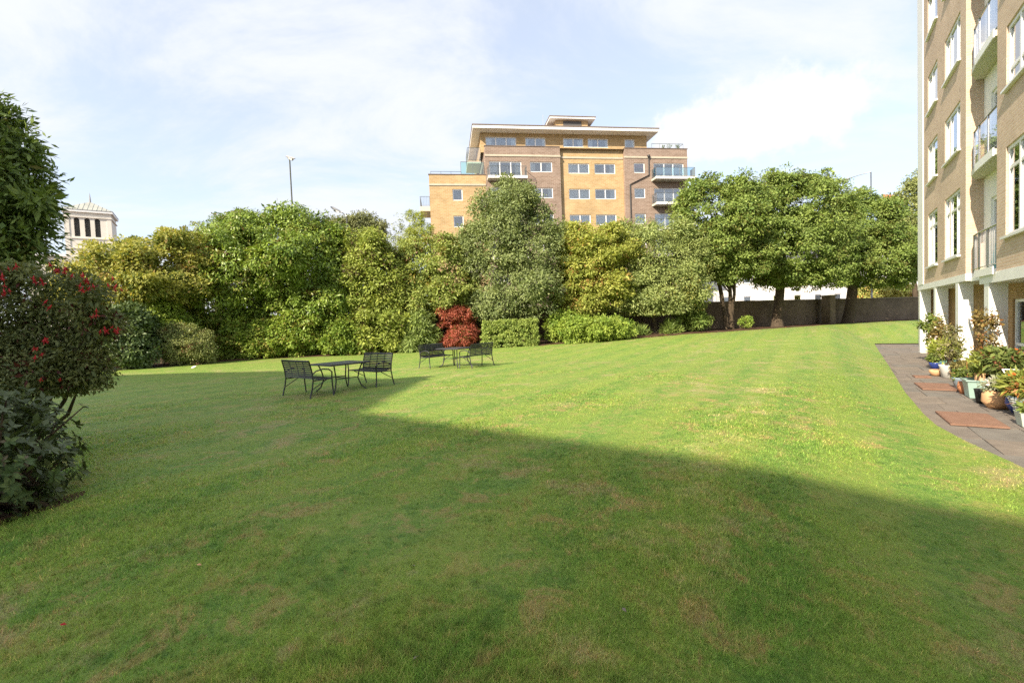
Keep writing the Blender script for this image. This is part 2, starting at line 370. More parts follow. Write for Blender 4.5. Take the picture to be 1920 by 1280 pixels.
    def build(s, name, m, parent=None, smooth=False, bevel=0, org=None):
        org = root_loc(parent) if parent is not None else (np.zeros(3) if org is None else np.array(org))
        me = s.mesh(name, org); me.materials.append(MATS[m])
        if smooth: me.polygons.foreach_set('use_smooth', [True] * len(me.polygons))
        o = bpy.data.objects.new(name, me); COL.objects.link(o)
        if parent is not None: o.parent = parent
        else: o.location = tuple(org)
        if bevel:
            b = o.modifiers.new('bevel', 'BEVEL'); b.width = bevel; b.segments = 2; b.limit_method = 'ANGLE'
        return o
def B(fr, *a): return MB().box(fr, *a)

# ------------------------------------------------------------------ foliage
LEAFC = np.array([2.95, 3.0, 2.7])
CAMXY = np.array([0., 0., 1.6])
def leaf_mesh(name, pos, axis, nrm, ln, wd, col, m, parent, kind=None):
    n = len(pos); axis = axis / (np.linalg.norm(axis, axis=1, keepdims=True) + 1e-9)
    side = np.cross(axis, nrm); side /= (np.linalg.norm(side, axis=1, keepdims=True) + 1e-9)
    up = np.cross(side, axis)
    ln = ln[:, None]; wd = wd[:, None]
    mid = pos + axis * ln * .45 - up * wd * .25
    V = np.empty((n, 4, 3)); V[:, 0] = pos; V[:, 1] = mid + side * wd + up * wd * .45; V[:, 2] = pos + axis * ln; V[:, 3] = mid - side * wd + up * wd * .45
    V -= root_loc(parent)
    me = bpy.data.meshes.new(name); me.vertices.add(n * 4); me.vertices.foreach_set('co', V.astype(np.float32).ravel())
    idx = np.arange(n)[:, None] * 4 + np.array([0, 1, 2, 0, 2, 3])[None]
    me.loops.add(n * 6); me.loops.foreach_set('vertex_index', idx.astype(np.int32).ravel())
    me.polygons.add(n * 2); me.polygons.foreach_set('loop_start', np.arange(0, n * 6, 3, dtype=np.int32)); me.polygons.foreach_set('loop_total', np.full(n * 2, 3, np.int32))
    at_ = me.attributes.new('Col', 'FLOAT_COLOR', 'POINT')
    C = np.ones((n, 4, 4), np.float32); C[:, :, :3] = col[:, None, :]; at_.data.foreach_set('color', C.ravel())
    me.update(); me.materials.append(MATS[m])
    o = bpy.data.objects.new(name, me); COL.objects.link(o); o.parent = parent
    if kind: o['kind'] = kind
    return o
def unit(v): return v / (np.linalg.norm(v, axis=-1, keepdims=True) + 1e-9)
def sample_clumps(rng, lobes, n, lo=.72, hi=1.0, back=.4, stray=.12, zmin=None, shape='ell'):
    L = np.array(lobes, float); a = L[:, 3] * L[:, 5] + L[:, 3] * L[:, 4] + L[:, 4] * L[:, 5]; pr = a / a.sum()
    out = []; nn = []
    tries = 0
    while len(out) < n and tries < 40:
        tries += 1
        k = rng.choice(len(L), 2 * n, p=pr); d = unit(rng.normal(size=(2 * n, 3)))
        if shape == 'box':
            d = rng.uniform(-1, 1, size=(2 * n, 3)); ax = rng.integers(0, 3, 2 * n); d[np.arange(2 * n), ax] = np.sign(d[np.arange(2 * n), ax])
        fac = rng.uniform(lo, hi, 2 * n) + (rng.random(2 * n) < stray) * rng.uniform(0, .17, 2 * n)
        if shape != 'box':
            q1 = d * 4.1 + L[k, :3] * 1.7; fac = fac * (1 + .10 * np.sin(q1[:, 0] + 1.3 * np.sin(q1[:, 2])) * np.sin(q1[:, 2] * 1.2 + q1[:, 1]) + .07 * np.sin(q1[:, 0] * 2.3 + q1[:, 1]) * np.sin(q1[:, 2] * 2.6))
        p = L[k, :3] + L[k, 3:] * d * fac[:, None]
        toc = unit(CAMXY - L[k, :3]); fr = np.sum(d * toc, 1)
        keep = rng.random(2 * n) < np.where(fr > -.15, 1, back)
        if shape != 'box':
            for j in range(len(L)):
                q = np.linalg.norm((p - L[j, :3]) / L[j, 3:], axis=1); keep &= (j == k) | (q > .8)
        if zmin is not None: keep &= p[:, 2] > zmin
        out += list(p[keep]); nn += list(d[keep])
    return np.array(out[:n]), np.array(nn[:n])
def foliage(name, parent, lobes, seed, clumps, per, cr, leaf, wid, pal, m='leaf', droop=.35, inner=.8, accents=(), back=.4, stray=.12,
            zmin=None, shape='ell', lo=.72, flat=.75, spread=.55, kind=None, lumps=4, shoots=0):
    """leaf clumps over the lobes (cx, cy, cz, rx, ry, rz); pal = (dark, light) leaf colours; accents = [(colour, share)]"""
    rng = np.random.default_rng(seed)
    if shape != 'box': clumps = int(clumps * .72); per = int(per * 1.38); cr = cr * 1.1
    if shape != 'box' and lumps:
        ex = []; lobes = [(*l[:3], *(np.array(l[3:]) * .93)) for l in lobes]
        for l in list(lobes):
            l = np.array(l)
            for _ in range(lumps):
                d = unit(rng.normal(size=3) + unit(CAMXY - l[:3]) * .6 + np.array([0, 0, .45])); s_ = rng.uniform(.2, .38)
                ex.append(tuple(np.concatenate([l[:3] + d * l[3:] * rng.uniform(.8, 1.0), l[3:] * s_ * rng.uniform(.8, 1.25, 3)])))
        top = [l for l in lobes]
        for _ in range(shoots):
            l = np.array(top[rng.integers(len(top))]); a = rng.uniform(0, 6.28); q = rng.uniform(0, .75); hgt = rng.uniform(.25, .6)
            ex.append((l[0] + l[3] * q * math.cos(a), l[1] + l[4] * q * math.sin(a), l[2] + l[5] * math.sqrt(1 - q * q) + hgt * .5, .1, .1, hgt))
        lobes = list(lobes) + ex
    P, D = sample_clumps(rng, lobes, clumps, lo=lo, back=back, stray=stray, zmin=zmin, shape=shape)
    n_in = int(len(P) * inner)
    if n_in:
        Pi, Di = sample_clumps(rng, lobes, n_in, lo=.25, hi=.72, back=.6, stray=0, zmin=zmin, shape=shape); P = np.vstack([P, Pi]); D = np.vstack([D, Di])
    nc = len(P); R = cr * rng.uniform(.5, 1.55, nc)
    cnt = np.maximum(4, (per * rng.uniform(.6, 1.4, nc)).astype(int)); cnt[len(P) - n_in:] = (cnt[len(P) - n_in:] * .55).astype(int) if n_in else cnt[len(P):]
    k = np.repeat(np.arange(nc), cnt); N = len(k)
    d = unit(rng.normal(size=(N, 3)) + D[k] * .55 + np.array([0, 0, .25]))
    r = R[k] * rng.random(N) ** .45
    pos = P[k] + d * r[:, None] * np.array([1, 1, flat])
    axis = unit(d * .8 + rng.normal(size=(N, 3)) * spread + np.array([0, 0, -droop]))
    nrm = unit(d * .55 + D[k] * .35 + np.array([0, 0, .5]) + rng.normal(size=(N, 3)) * .45)
    t = np.clip(rng.normal(.5, .22, nc)[k] + rng.normal(0, .17, N), 0, 1)[:, None]
    col = (np.array(pal[0]) * (1 - t) + np.array(pal[1]) * t) * LEAFC
    for c, sh in accents:
        hot = rng.random(nc) < sh * 1.6
        hit = rng.random(N) < np.where(hot[k], .55, sh * .35)
        col[hit] = np.array(c) * rng.uniform(.75, 1.2, (hit.sum(), 1))
    ln = leaf * rng.uniform(.65, 1.25, N) * np.where(k >= nc - n_in, 1.7, 1.0)
    if zmin is not None: pos[:, 2] = np.maximum(pos[:, 2], zmin - .05)
    return leaf_mesh(name, pos, axis, nrm, ln, ln * wid * .5, col, m, parent, kind), P
def limbs(rng, base, top, tips, r0, r1, m, parent, name='trunk', lname='branch', lean=None, wob=.12):
    base = np.array(base, float); top = np.array(top, float); n = 7; pts = []
    for i in range(n):
        t = i / (n - 1); p = base * (1 - t) + top * t + (rng.normal(size=3) * wob * np.array([1, 1, 0]) if 0 < i < n - 1 else 0); pts.append(p)
    rad = [r0 * (1.35 if i == 0 else 1) * (1 - i / (n - 1)) + r1 * i / (n - 1) for i in range(n)]
    pts[0] = pts[0] - np.array([0, 0, .15])
    MB().tube(pts, rad, 9).build(name, m, parent, smooth=True)
    mb = MB()
    for tp in tips:
        t = rng.uniform(.45, .98); s0 = base * (1 - t) + top * t; tp = np.array(tp); md = (s0 + tp) / 2 + np.array([0, 0, .12 * np.linalg.norm(tp - s0)]) + rng.normal(size=3) * .1
        r = r1 * rng.uniform(.5, .9); mb.tube([s0, md, tp], [r, r * .6, r * .18], 5, cap=False)
    if len(tips): mb.build(lname, m, parent, smooth=True)
def ell(px, py, Y, rx, rz, ry=None):
    """an ellipsoid seen at that pixel, standing at depth Y; rx, rz in pixels, ry in metres"""
    c = at(px, py, Y); k = Y / FPX
    return (c[0], c[1], c[2], rx * k, ry if ry else rx * k * .85, rz * k)
def bush(name, label, cat, base_px, Y, lobes, seed, clumps, per, cr, leaf, wid, pal, trunk=None, ntips=14, bark='bark', group=None, part='foliage', **kw):
    c = at(base_px, 600, Y); z = float(h(c[0], c[1])); root = thing(name, label, cat, (c[0], c[1], z), group=group)
    zm = kw.pop('zmin', z + .05)
    o, P = foliage(part, root, lobes, seed, clumps, per, cr, leaf, wid, pal, zmin=zm, **kw)
    rng = np.random.default_rng(seed + 5)
    lc = np.array([l[:3] for l in lobes]).mean(0)
    tips = P[rng.choice(len(P), min(ntips, len(P)), replace=False)] * .92 + lc * .08
    if trunk: limbs(rng, (c[0], c[1], z), (lc[0] * .75 + c[0] * .25, lc[1] * .75 + c[1] * .25, lc[2]), tips, trunk, trunk * .45, bark, root)
    else:
        mb = MB()
        for tp in tips:
            b0 = np.array([c[0], c[1], z - .05]) + rng.normal(size=3) * np.array([.15, .15, 0]); md = (b0 + tp) / 2 + rng.normal(size=3) * .12
            mb.tube([b0, md, tp], [.035, .025, .008], 5, cap=False)
        mb.build('stem', bark, root, smooth=True)
    return root
# ================================================================== ground, lawn, path
def sheet(name, xs, ys, zf, m, kind='structure'):
    X, Y = np.meshgrid(xs, ys); Z = zf(X, Y); v = np.stack([X, Y, Z], -1).reshape(-1, 3); nx = len(xs)
    f = [(j * nx + i, j * nx + i + 1, (j + 1) * nx + i + 1, (j + 1) * nx + i) for j in range(len(ys) - 1) for i in range(nx - 1)]
    me = bpy.data.meshes.new(name); me.from_pydata([tuple(p) for p in v], [], f); me.materials.append(MATS[m])
    me.polygons.foreach_set('use_smooth', [True] * len(me.polygons))
    o = bpy.data.objects.new(name, me); COL.objects.link(o); tag(o, kind=kind); return o
gx = np.concatenate([[-1500, -600, -250, -120, -70], np.arange(-45, 61, .6), [80, 130, 260, 600, 1500]])
gy = np.concatenate([[-1500, -500, -150, -60], np.arange(-30, 56, .6), [70, 120, 260, 600, 1500]])
# bed edge at the back (left to right) and the near boundary that pairs with it
PAIRS = [((-34, -14), (-34, 12)), ((-28, -14), (-26, 18)), ((-22, -14), (-19.4, 22.1)), ((-18, -14), (-17.4, 23.4)), ((-14, -14), (-16.2, 25.6)), ((-10, -14), (-13.9, 27.4)),
         ((-6, -14), (-10, 27.6)), ((-2, -14), (-5.8, 28.1)), ((2, -14), (-1.8, 28.2)), ((5.2, -12), (1.5, 27.6)), ((5.5, 0), (4.3, 28.1)), ((5.79, 5.29), (7.1, 28.6)), ((6.02, 5.91), (8, 28.85)),
         ((6.25, 6.5), (8.8, 29.1)), ((6.66, 7.36), (10, 29.4)), ((7.2, 8.2), (11.5, 29.9)), ((8.63, 10.28), (13.3, 30.4)), ((12.13, 15.06), (15.3, 30.9)), ((16, 20.4), (20.6, 33.9)),
         ((19.9, 25.75), (27.6, 38.9)), ((26, 21.3), (35.3, 41.2)), ((40, 11), (46, 44))]
NEAR = [p[0] for p in PAIRS]; BACK = [p[1] for p in PAIRS]
def edge_pts(P, n):
    P = np.array(P, float); t = np.linspace(0, len(P) - 1, n); i = np.clip(t.astype(int), 0, len(P) - 2); f = (t - i)[:, None]
    return P[i] * (1 - f) + P[i + 1] * f
NI, NJ = 253, 120
eb = edge_pts(BACK, NI); en = edge_pts(NEAR, NI); tt = np.linspace(0, 1, NJ) ** 1.0
wig = .05 * np.sin(np.arange(NI) * 1.7) + .04 * np.sin(np.arange(NI) * 4.3 + 1)
eb = eb + np.stack([wig * 0, wig], -1) * 2
G = en[:, None, :] * (1 - tt[None, :, None]) + eb[:, None, :] * tt[None, :, None]
Zl = h(G[..., 0], G[..., 1]) + .034 + .010 * np.sin(G[..., 0] * 1.3) * np.sin(G[..., 1] * 1.1 + .5)
v = np.concatenate([G, Zl[..., None]], -1).reshape(-1, 3)
f = [(i * NJ + j, (i + 1) * NJ + j, (i + 1) * NJ + j + 1, i * NJ + j + 1) for i in range(NI - 1) for j in range(NJ - 1)]
me = bpy.data.meshes.new('lawn'); me.from_pydata([tuple(p) for p in v], [], f); me.materials.append(MATS['lawn_turf']); me.polygons.foreach_set('use_smooth', [True] * len(me.polygons))
lawn = bpy.data.objects.new('lawn', me); COL.objects.link(lawn); tag(lawn, kind='structure')
LAWN_POLY = np.vstack([en, eb[::-1]])
def in_poly(x, y, P):
    ins = np.zeros(len(x), bool); j = len(P) - 1
    for i in range(len(P)):
        c = ((P[i, 1] > y) != (P[j, 1] > y)); den = (P[j, 1] - P[i, 1]) if P[j, 1] != P[i, 1] else 1e-9
        ins ^= c & (x < (P[j, 0] - P[i, 0]) * (y - P[i, 1]) / den + P[i, 0]); j = i
    return ins
def ground_z(X, Y):
    ins = in_poly(X.ravel(), Y.ravel(), LAWN_POLY).reshape(X.shape); dist = (X - PE[0]) * PB[0] + (Y - PE[1]) * PB[1]; d2 = (X - PC[0]) * PA[0] + (Y - PC[1]) * PA[1]
    bed = (~ins) & ((dist > .8) | (d2 > 2)) & (Y > 10)
    return h(X, Y) - .07 + np.where(bed, .15, 0) - .022 * np.sin(X * 2.1) * np.sin(Y * 1.7)
sheet('ground', gx, gy, ground_z, 'soil')
# the paved path along the flats
F0 = np.array([17.463, 20.114, -.3]); UE = np.array([-.5445, -.8388]); UM = np.array([.8388, -.5445])
RF = Frame(F0, UE, UM)                       # u: towards the viewer along the front, w: into the building
path = B(RF, -6.2, 26, -2.2, 1.6, -.42, -.345).build('path', 'soil'); tag(path, kind='structure')
def slab_mesh(a, b, m):
    fr = ID; mb = MB(); e = .006
    mb.prism([(-a + e, -b), (a - e, -b), (a, -b + e), (a, b - e), (a - e, b), (-a + e, b), (-a, b - e), (-a, -b + e)], -.05, 0)
    me = mb.mesh('paving_slab'); me.materials.append(MATS[m]); return me
slab_cache = {}
rs = random.Random(3)
ang = math.atan2(UE[1], UE[0])
u = -6.1
COVERS = [(15.15, 16.3, -1.88, -1.2), (11.05, 12.1, -1.62, -.98)]
while u < 24:
    ln = rs.choice([.6, .75, .9, .9]); w = -2.3; 
    while w < 1.5:
        wd = rs.choice([.6, .6, .75, .9]); wd = min(wd, 1.55 - w)
        if wd < .2: break
        key = (ln, round(wd, 2), rs.choice(['slab', 'slab_warm', 'slab_cool', 'slab']))
        if key not in slab_cache: slab_cache[key] = slab_mesh(ln / 2 - .006, wd / 2 - .006, key[2])
        cu, cw = u + ln / 2, w + wd / 2
        o = bpy.data.objects.new('paving_slab', slab_cache[key]); COL.objects.link(o); p = RF.p(cu, cw, -.307 + rs.uniform(-.005, .003))
        o.location = tuple(p); o.rotation_euler = (rs.uniform(-.005, .005), rs.uniform(-.005, .005), ang + rs.uniform(-.004, .004)); o.parent = path
        w += wd
    u += ln
for i, (a, b, c, d, lb) in enumerate([(15.15, 16.3, -1.9, -1.22, 'large flat rust brown cover lying on the path nearest the blue ribbed bowl'),
                                       (11.0, 12.15, -1.64, -1.0, 'flat rust red cover lying on the path beside the pale green square planter'),
                                       (9.3, 9.75, -1.45, -1.1, 'small flat rust coloured cover farther up the path, beside the terracotta bowl')]):
    t = thing('rust_cover', lb, 'cover', RF.p((a + b) / 2, (c + d) / 2, -.3), group='rust covers on the path')
    B(RF, a, b, c, d, -.298, -.272).build('plate', 'rust_cover', t, bevel=.006)
    B(RF, a + .02, b - .02, c + .02, d - .02, -.272, -.268).build('lid', 'rust_cover', t)

# ================================================================== windows
def window(parent, fr, u0, u1, z0, z1, w, split=(.5,), fw=.085, curt='both', transom=None, depth=.09, room=1.1, sill=True, mframe='frame_white', glass='glass', seed=0, sillout=.06):
    """a framed window standing in an opening; w = plane of the frame's face"""
    r = random.Random(seed * 91 + int(u0 * 37) + int(z0 * 53)); mb = MB(); a = w; b = w + depth
    mb.box(fr, u0, u0 + fw, a, b, z0, z1); mb.box(fr, u1 - fw, u1, a, b, z0, z1)
    mb.box(fr, u0 + fw, u1 - fw, a, b, z1 - fw, z1); mb.box(fr, u0 + fw, u1 - fw, a, b, z0, z0 + fw)
    cuts = [u0 + fw] + [u0 + (u1 - u0) * s for s in split] + [u1 - fw]
    for c in cuts[1:-1]: mb.box(fr, c - fw * .6, c + fw * .6, a + .004, b, z0 + fw, z1 - fw)
    zt = None
    if transom: zt = z0 + (z1 - z0) * transom; mb.box(fr, u0 + fw, u1 - fw, a + .008, b, zt - fw * .45, zt + fw * .45)
    win = mb.build('window', mframe, parent)
    for i in range(len(cuts) - 1):
        l = cuts[i] + (fw * .6 if i else 0); q = cuts[i + 1] - (fw * .6 if i < len(cuts) - 2 else 0)
        spans = [(z0 + fw, z1 - fw)] if zt is None else [(z0 + fw, zt - fw * .45), (zt + fw * .45, z1 - fw)]
        for s0, s1 in spans: B(fr, l, q, a + .035, a + .05, s0, s1).build('pane', glass, win)
    if sill: B(fr, u0 - .06, u1 + .06, a - sillout, a + .02, z0 - .06, z0 - .004).build('sill', mframe, win)
    # the room behind, open to the front
    P = fr.p; rm = MB(); k = .02; x0, x1, y0, y1, d0, d1 = u0 + .01, u1 - .01, z0 + .01, z1 - .01, b + k, b + room
    rm.quad([P(x0, d1, y0), P(x1, d1, y0), P(x1, d1, y1), P(x0, d1, y1)]); rm.quad([P(x0, d0, y0), P(x0, d1, y0), P(x0, d1, y1), P(x0, d0, y1)])
    rm.quad([P(x1, d1, y0), P(x1, d0, y0), P(x1, d0, y1), P(x1, d1, y1)]); rm.quad([P(x0, d0, y0), P(x1, d0, y0), P(x1, d1, y0), P(x0, d1, y0)]); rm.quad([P(x0, d1, y1), P(x1, d1, y1), P(x1, d0, y1), P(x0, d0, y1)])
    rm.build('interior', 'interior', win)
    W_ = u1 - u0
    def drape(l, q, z_lo=z0 + .02, z_hi=z1 - .02, m='curtain'):
        n = max(5, int((q - l) / .07)); mb2 = MB(); pts = [(l + (q - l) * i / n, b + .06 + (.03 if i % 2 else 0) + r.uniform(0, .01)) for i in range(n + 1)]
        for i in range(n): mb2.quad([P(pts[i][0], pts[i][1], z_lo), P(pts[i + 1][0], pts[i + 1][1], z_lo), P(pts[i + 1][0], pts[i + 1][1], z_hi), P(pts[i][0], pts[i][1], z_hi)])
        mb2.build('curtain', m, win)
    if curt in ('both', 'left'): drape(u0 + .03, u0 + W_ * r.uniform(.12, .26))
    if curt in ('both', 'right'): drape(u1 - W_ * r.uniform(.12, .28), u1 - .03)
    if curt == 'full': drape(u0 + .03, u1 - .03)
    if curt == 'blind': drape(u0 + .03, u1 - .03, z_lo=z0 + (z1 - z0) * .55, m='curtain_pink')
    return win

def railing(parent, fr, pts, z0, z1, gl=None, name='railing', nb=None, m='rail_metal', r=.022):
    """posts and rails along (u, w) corner points; glass sheets when gl"""
    mb = MB(); bars = MB(); first = None
    for i in range(len(pts) - 1):
        p, q = np.array(pts[i], float), np.array(pts[i + 1], float); d = np.linalg.norm(q - p); k = max(1, round(d / 1.0))
        for j in range(k + (1 if i == len(pts) - 2 else 0)):
            s = p + (q - p) * j / k; mb.tube([fr.p(s[0], s[1], z0), fr.p(s[0], s[1], z1)], r, 6)
        mb.tube([fr.p(*p, z1), fr.p(*q, z1)], r * 1.15, 6); mb.tube([fr.p(*p, z0 + .1), fr.p(*q, z0 + .1)], r * .8, 6)
        if nb:
            kk = int(d / nb)
            for j in range(1, kk): s = p + (q - p) * j / kk; bars.tube([fr.p(*s, z0 + .1), fr.p(*s, z1)], r * .4, 4)
    rl = mb.build(name, m, parent, smooth=False)
    if nb and bars.v: bars.build('baluster_row', m, rl)
    if gl:
        for i in range(len(pts) - 1):
            p, q = np.array(pts[i], float), np.array(pts[i + 1], float); d = (q - p) / np.linalg.norm(q - p); s, e = p + d * .04, q - d * .04
            g = MB(); g.quad([fr.p(*s, z0 + .13), fr.p(*e, z0 + .13), fr.p(*e, z1 - .04), fr.p(*s, z1 - .04)]); g.build('glass_panel', gl, rl)
    return rl

# ================================================================== the block of flats across the road
A8 = math.radians(8)
FO = at(1060, 400, 52); FB = Frame(FO, (math.cos(A8), math.sin(A8)), (-math.sin(A8), math.cos(A8)))
flats = thing('apartment_building', 'yellow and brown brick block of flats with white windows and flat roof behind the trees', 'building', FB.p(2, 0, .3))
def fwin(rows, u0, u1): return [(u0, u1, z0, z1) for z0, z1 in rows]
R3, R2, R1, R0_, RM = (17.8, 18.9), (15.0, 16.12), (12.15, 13.3), (9.3, 10.45), (6.4, 7.55)
rows = [R3, R2, R1, R0_, RM]
# brown left bay
hl = fwin(rows, -3.75, -1.3) + [(-8.2, -4.7, a - .55, b) for a, b in rows]
MB().wall(FB, -8.6, -.4, .3, 20.5, hl, .2).build('wall', 'brick_brown', flats)
hc = fwin(rows, .6, 3.0) + fwin(rows, 3.6, 6.0)
MB().wall(FB, -.4, 6.95, .3, 20.42, hc, .2, w0=.4).build('wall', 'brick_yellow', flats)
hr = fwin(rows, 8.02, 9.3) + [(10.35, 13.95, a - .55, b) for a, b in rows]
MB().wall(FB, 6.95, 14.4, .3, 20.5, hr, .2).build('wall', 'brick_brown', flats)
hw = [(-12.2, -11.15, 14.75, 15.95), (-12.2, -11.15, 11.95, 13.15), (-12.2, -11.15, 9.1, 10.3)]
MB().wall(FB, -14.6, -8.6, .3, 17.45, hw, .2).build('wall', 'brick_yellow', flats)
def shell(u0, u1, w0, w1, z0, z1, m):          # sides, back and top of a block whose front is a wall() sheet
    mb = MB(); P = FB.p
    for a, b in (((u1, w0), (u1, w1)), ((u1, w1), (u0, w1)), ((u0, w1), (u0, w0))):
        l = math.dist(a, b); mb.quad([P(*a, z0), P(*b, z0), P(*b, z1), P(*a, z1)], [(0, z0), (l, z0), (l, z1), (0, z1)])
    mb.quad([P(u0, w0, z1), P(u1, w0, z1), P(u1, w1, z1), P(u0, w1, z1)]); return mb.build('wall', m, flats)
shell(-8.6, 14.4, .001, 13, .3, 20.4, 'brick_brown'); shell(-14.6, -8.62, .001, 11, .3, 17.35, 'brick_yellow')
mb = MB(); P = FB.p
for uu in (-.4, 6.95): mb.quad([P(uu, 0, .3), P(uu, .4, .3), P(uu, .4, 20.42), P(uu, 0, 20.42)], [(0, .3), (.4, .3), (.4, 20.4), (0, 20.4)])
mb.build('wall', 'brick_brown', flats)
# parapet copings and string courses
for a, b, w, z in ((-8.66, -.4, 0, 20.5), (-.4, 6.95, .4, 20.42), (6.95, 14.46, 0, 20.5), (-14.66, -8.6, 0, 17.45)):
    B(FB, a, b, w - .06, w + .3, z, z + .07).build('coping', 'roof_grey', flats)
for a, b, w, z in ((-8.63, -.36, 0, 19.42), (-.36, 6.91, .4, 19.42), (6.91, 14.43, 0, 19.42), (-14.63, -8.63, 0, 16.3)):
    B(FB, a, b, w - .07, w + .02, z, z + .2).build('string_course', 'cream_trim', flats)
# set-back top floor
ht = [(-8.35, -4.95, 21.0, 22.0), (-3.95, -1.65, 21.0, 22.0), (.35, 2.7, 21.0, 22.0), (3.2, 5.6, 21.0, 22.0), (7.55, 8.75, 21.0, 22.0)]
MB().wall(FB, -8.9, 10.2, 20.3, 22.75, ht, .2, w0=1.3).build('wall', 'brick_yellow', flats)
mb = MB()
for a, b in (((10.2, 1.3), (10.2, 12)), ((10.2, 12), (-8.9, 12)), ((-8.9, 12), (-8.9, 1.3))): l = math.dist(a, b); mb.quad([P(*a, 20.3), P(*b, 20.3), P(*b, 22.75), P(*a, 22.75)], [(0, 0), (l, 0), (l, 2.4), (0, 2.4)])
mb.build('wall', 'brick_yellow', flats)
rf = B(FB, -9.8, 11.1, .05, 13.2, 22.42, 22.72).build('roof', 'white_paint', flats)
B(FB, -9.86, 11.16, 0., 13.26, 22.72, 22.82).build('felt_edge', 'roof_grey', rf)
for a, b, c, d, z0, z1 in ((-4.2, 8.0, 5.0, 10, 22.82, 24.62), ):
    B(FB, a, b, c, d, z0, z1).build('roof_block', 'white_paint', rf); B(FB, a - .05, b + .05, c - .05, d + .05, z1, z1 + .12).build('felt_edge', 'roof_grey', rf)
tk = B(FB, .3, 4.2, 4.2, 9, 22.82, 25.2).build('tank_room', 'brick_yellow', flats)
B(FB, 1.2, 3.4, 4.15, 4.25, 24.3, 25.1).build('louvre', 'louvre', tk)
B(FB, -.5, 5.0, 3.7, 10, 25.21, 25.4).build('tank_roof', 'white_paint', tk); B(FB, -.55, 5.05, 3.65, 10.05, 25.4, 25.5).build('felt_edge', 'roof_grey', tk)
MB().tube([FB.p(-.8, 6, 22.8), FB.p(-.8, 6, 26.6)], .03, 5).build('aerial', 'galvanised', rf)
# windows
k = 0
for (a, b, c, d) in ht: window(flats, FB, a, b, c, d, 1.38, (.33, .67) if b - a > 3 else ((.5,) if b - a > 1.5 else ()), curt='both', seed=k); k += 1
for (a, b, c, d) in hc: window(flats, FB, a, b, c, d, .47, (.5,), curt=rs.choice(['both', 'both', 'right', 'full']), seed=k); k += 1
for (a, b, c, d) in hl[:5]: window(flats, FB, a, b, c, d, .07, (.5,), curt=rs.choice(['both', 'right']), seed=k); k += 1
for (a, b, c, d) in hl[5:]: window(flats, FB, a, b, c, d, .07, (.33, .67), transom=None, curt=rs.choice(['both', 'full', 'left']), seed=k, sill=False); k += 1
for i, (a, b, c, d) in enumerate(hr[:5]): window(flats, FB, a, b, c, d, .07, (), curt='blind' if i == 0 else 'full', seed=k); k += 1
for (a, b, c, d) in hr[5:]: window(flats, FB, a, b, c, d, .07, (.35, .65), curt=rs.choice(['both', 'right']), seed=k, sill=False); k += 1
for (a, b, c, d) in hw: window(flats, FB, a, b, c, d, .07, (), curt='none', seed=k); k += 1
# balconies
def balcony(u0, u1, z, out, gl, nb=.13, w1=-.005):
    s = B(FB, u0, u1, -out, w1, z - .22, z).build('balcony', 'soffit', flats)
    B(FB, u0 - .012, u1 + .012, -out - .012, -out + .1, z - .24, z + .02).build('slab_edge', 'white_paint', s)
    mb = railing(s, FB, [(u0 + .06, -.06), (u0 + .06, -out + .1), (u1 - .06, -out + .1), (u1 - .06, -.06)], z, z + 1.02, gl, nb=nb)
    return s
for a, b in rows[:4]:
    balcony(-8.45, -4.3, a - .75, 1.15, None); balcony(10.05, 14.75, a - .72, 1.2, 'glass_blue' if a > 17 else 'glass', nb=None if a > 17 else .13)
P = FB.p
# roof terrace on the lower wing, with a green glass screen
scr = railing(flats, FB, [(-11.2, .6), (-8.7, .6)], 17.5, 19.0, 'glass_green', name='terrace_screen'); railing(flats, FB, [(-14.4, .25), (-11.2, .25)], 17.4, 17.85, None, name='terrace_rail')
railing(flats, FB, [(10.4, .5), (14.2, .5), (14.2, 4)], 20.4, 21.25, None, name='terrace_rail')
for z in (14.45, 11.6):                         # side balconies of the lower wing
    s = B(FB, -15.7, -14.61, 1.2, 4.5, z - .5, z).build('balcony', 'soffit', flats); railing(s, FB, [(-14.65, 1.25), (-15.65, 1.25), (-15.65, 4.4)], z, z + 1.05, 'glass', nb=.15)
s = B(FB, -10.4, -8.91, 1.6, 5, 19.2, 19.45).build('balcony', 'soffit', flats); railing(s, FB, [(-8.95, 1.65), (-10.35, 1.65), (-10.35, 4.9)], 19.45, 20.9, 'glass', nb=.15)
# rain water pipe with a dog-leg
MB().tube([FB.p(9.75, -.08, 19.5), FB.p(9.75, -.08, 17.55), FB.p(7.5, -.08, 16.5), FB.p(7.5, -.08, .5)], .06, 6).build('drainpipe', 'pipe_black', flats)
MB().lathe(FB.p(9.75, -.12, 19.4), [(.08, 0), (.16, .2), (.16, .34)], 8).build('hopper', 'pipe_black', flats)
# potted greenery on the roof terrace
fol, _ = foliage('terrace_plants', flats, [(*FB.p(12.6, .9, 21.0), .9, .3, .22), (*FB.p(13.9, .9, 21.05), .3, .3, .3)], 77, 16, 22, .14, .14, .5, ((.03, .045, .02), (.07, .09, .04)), inner=0)

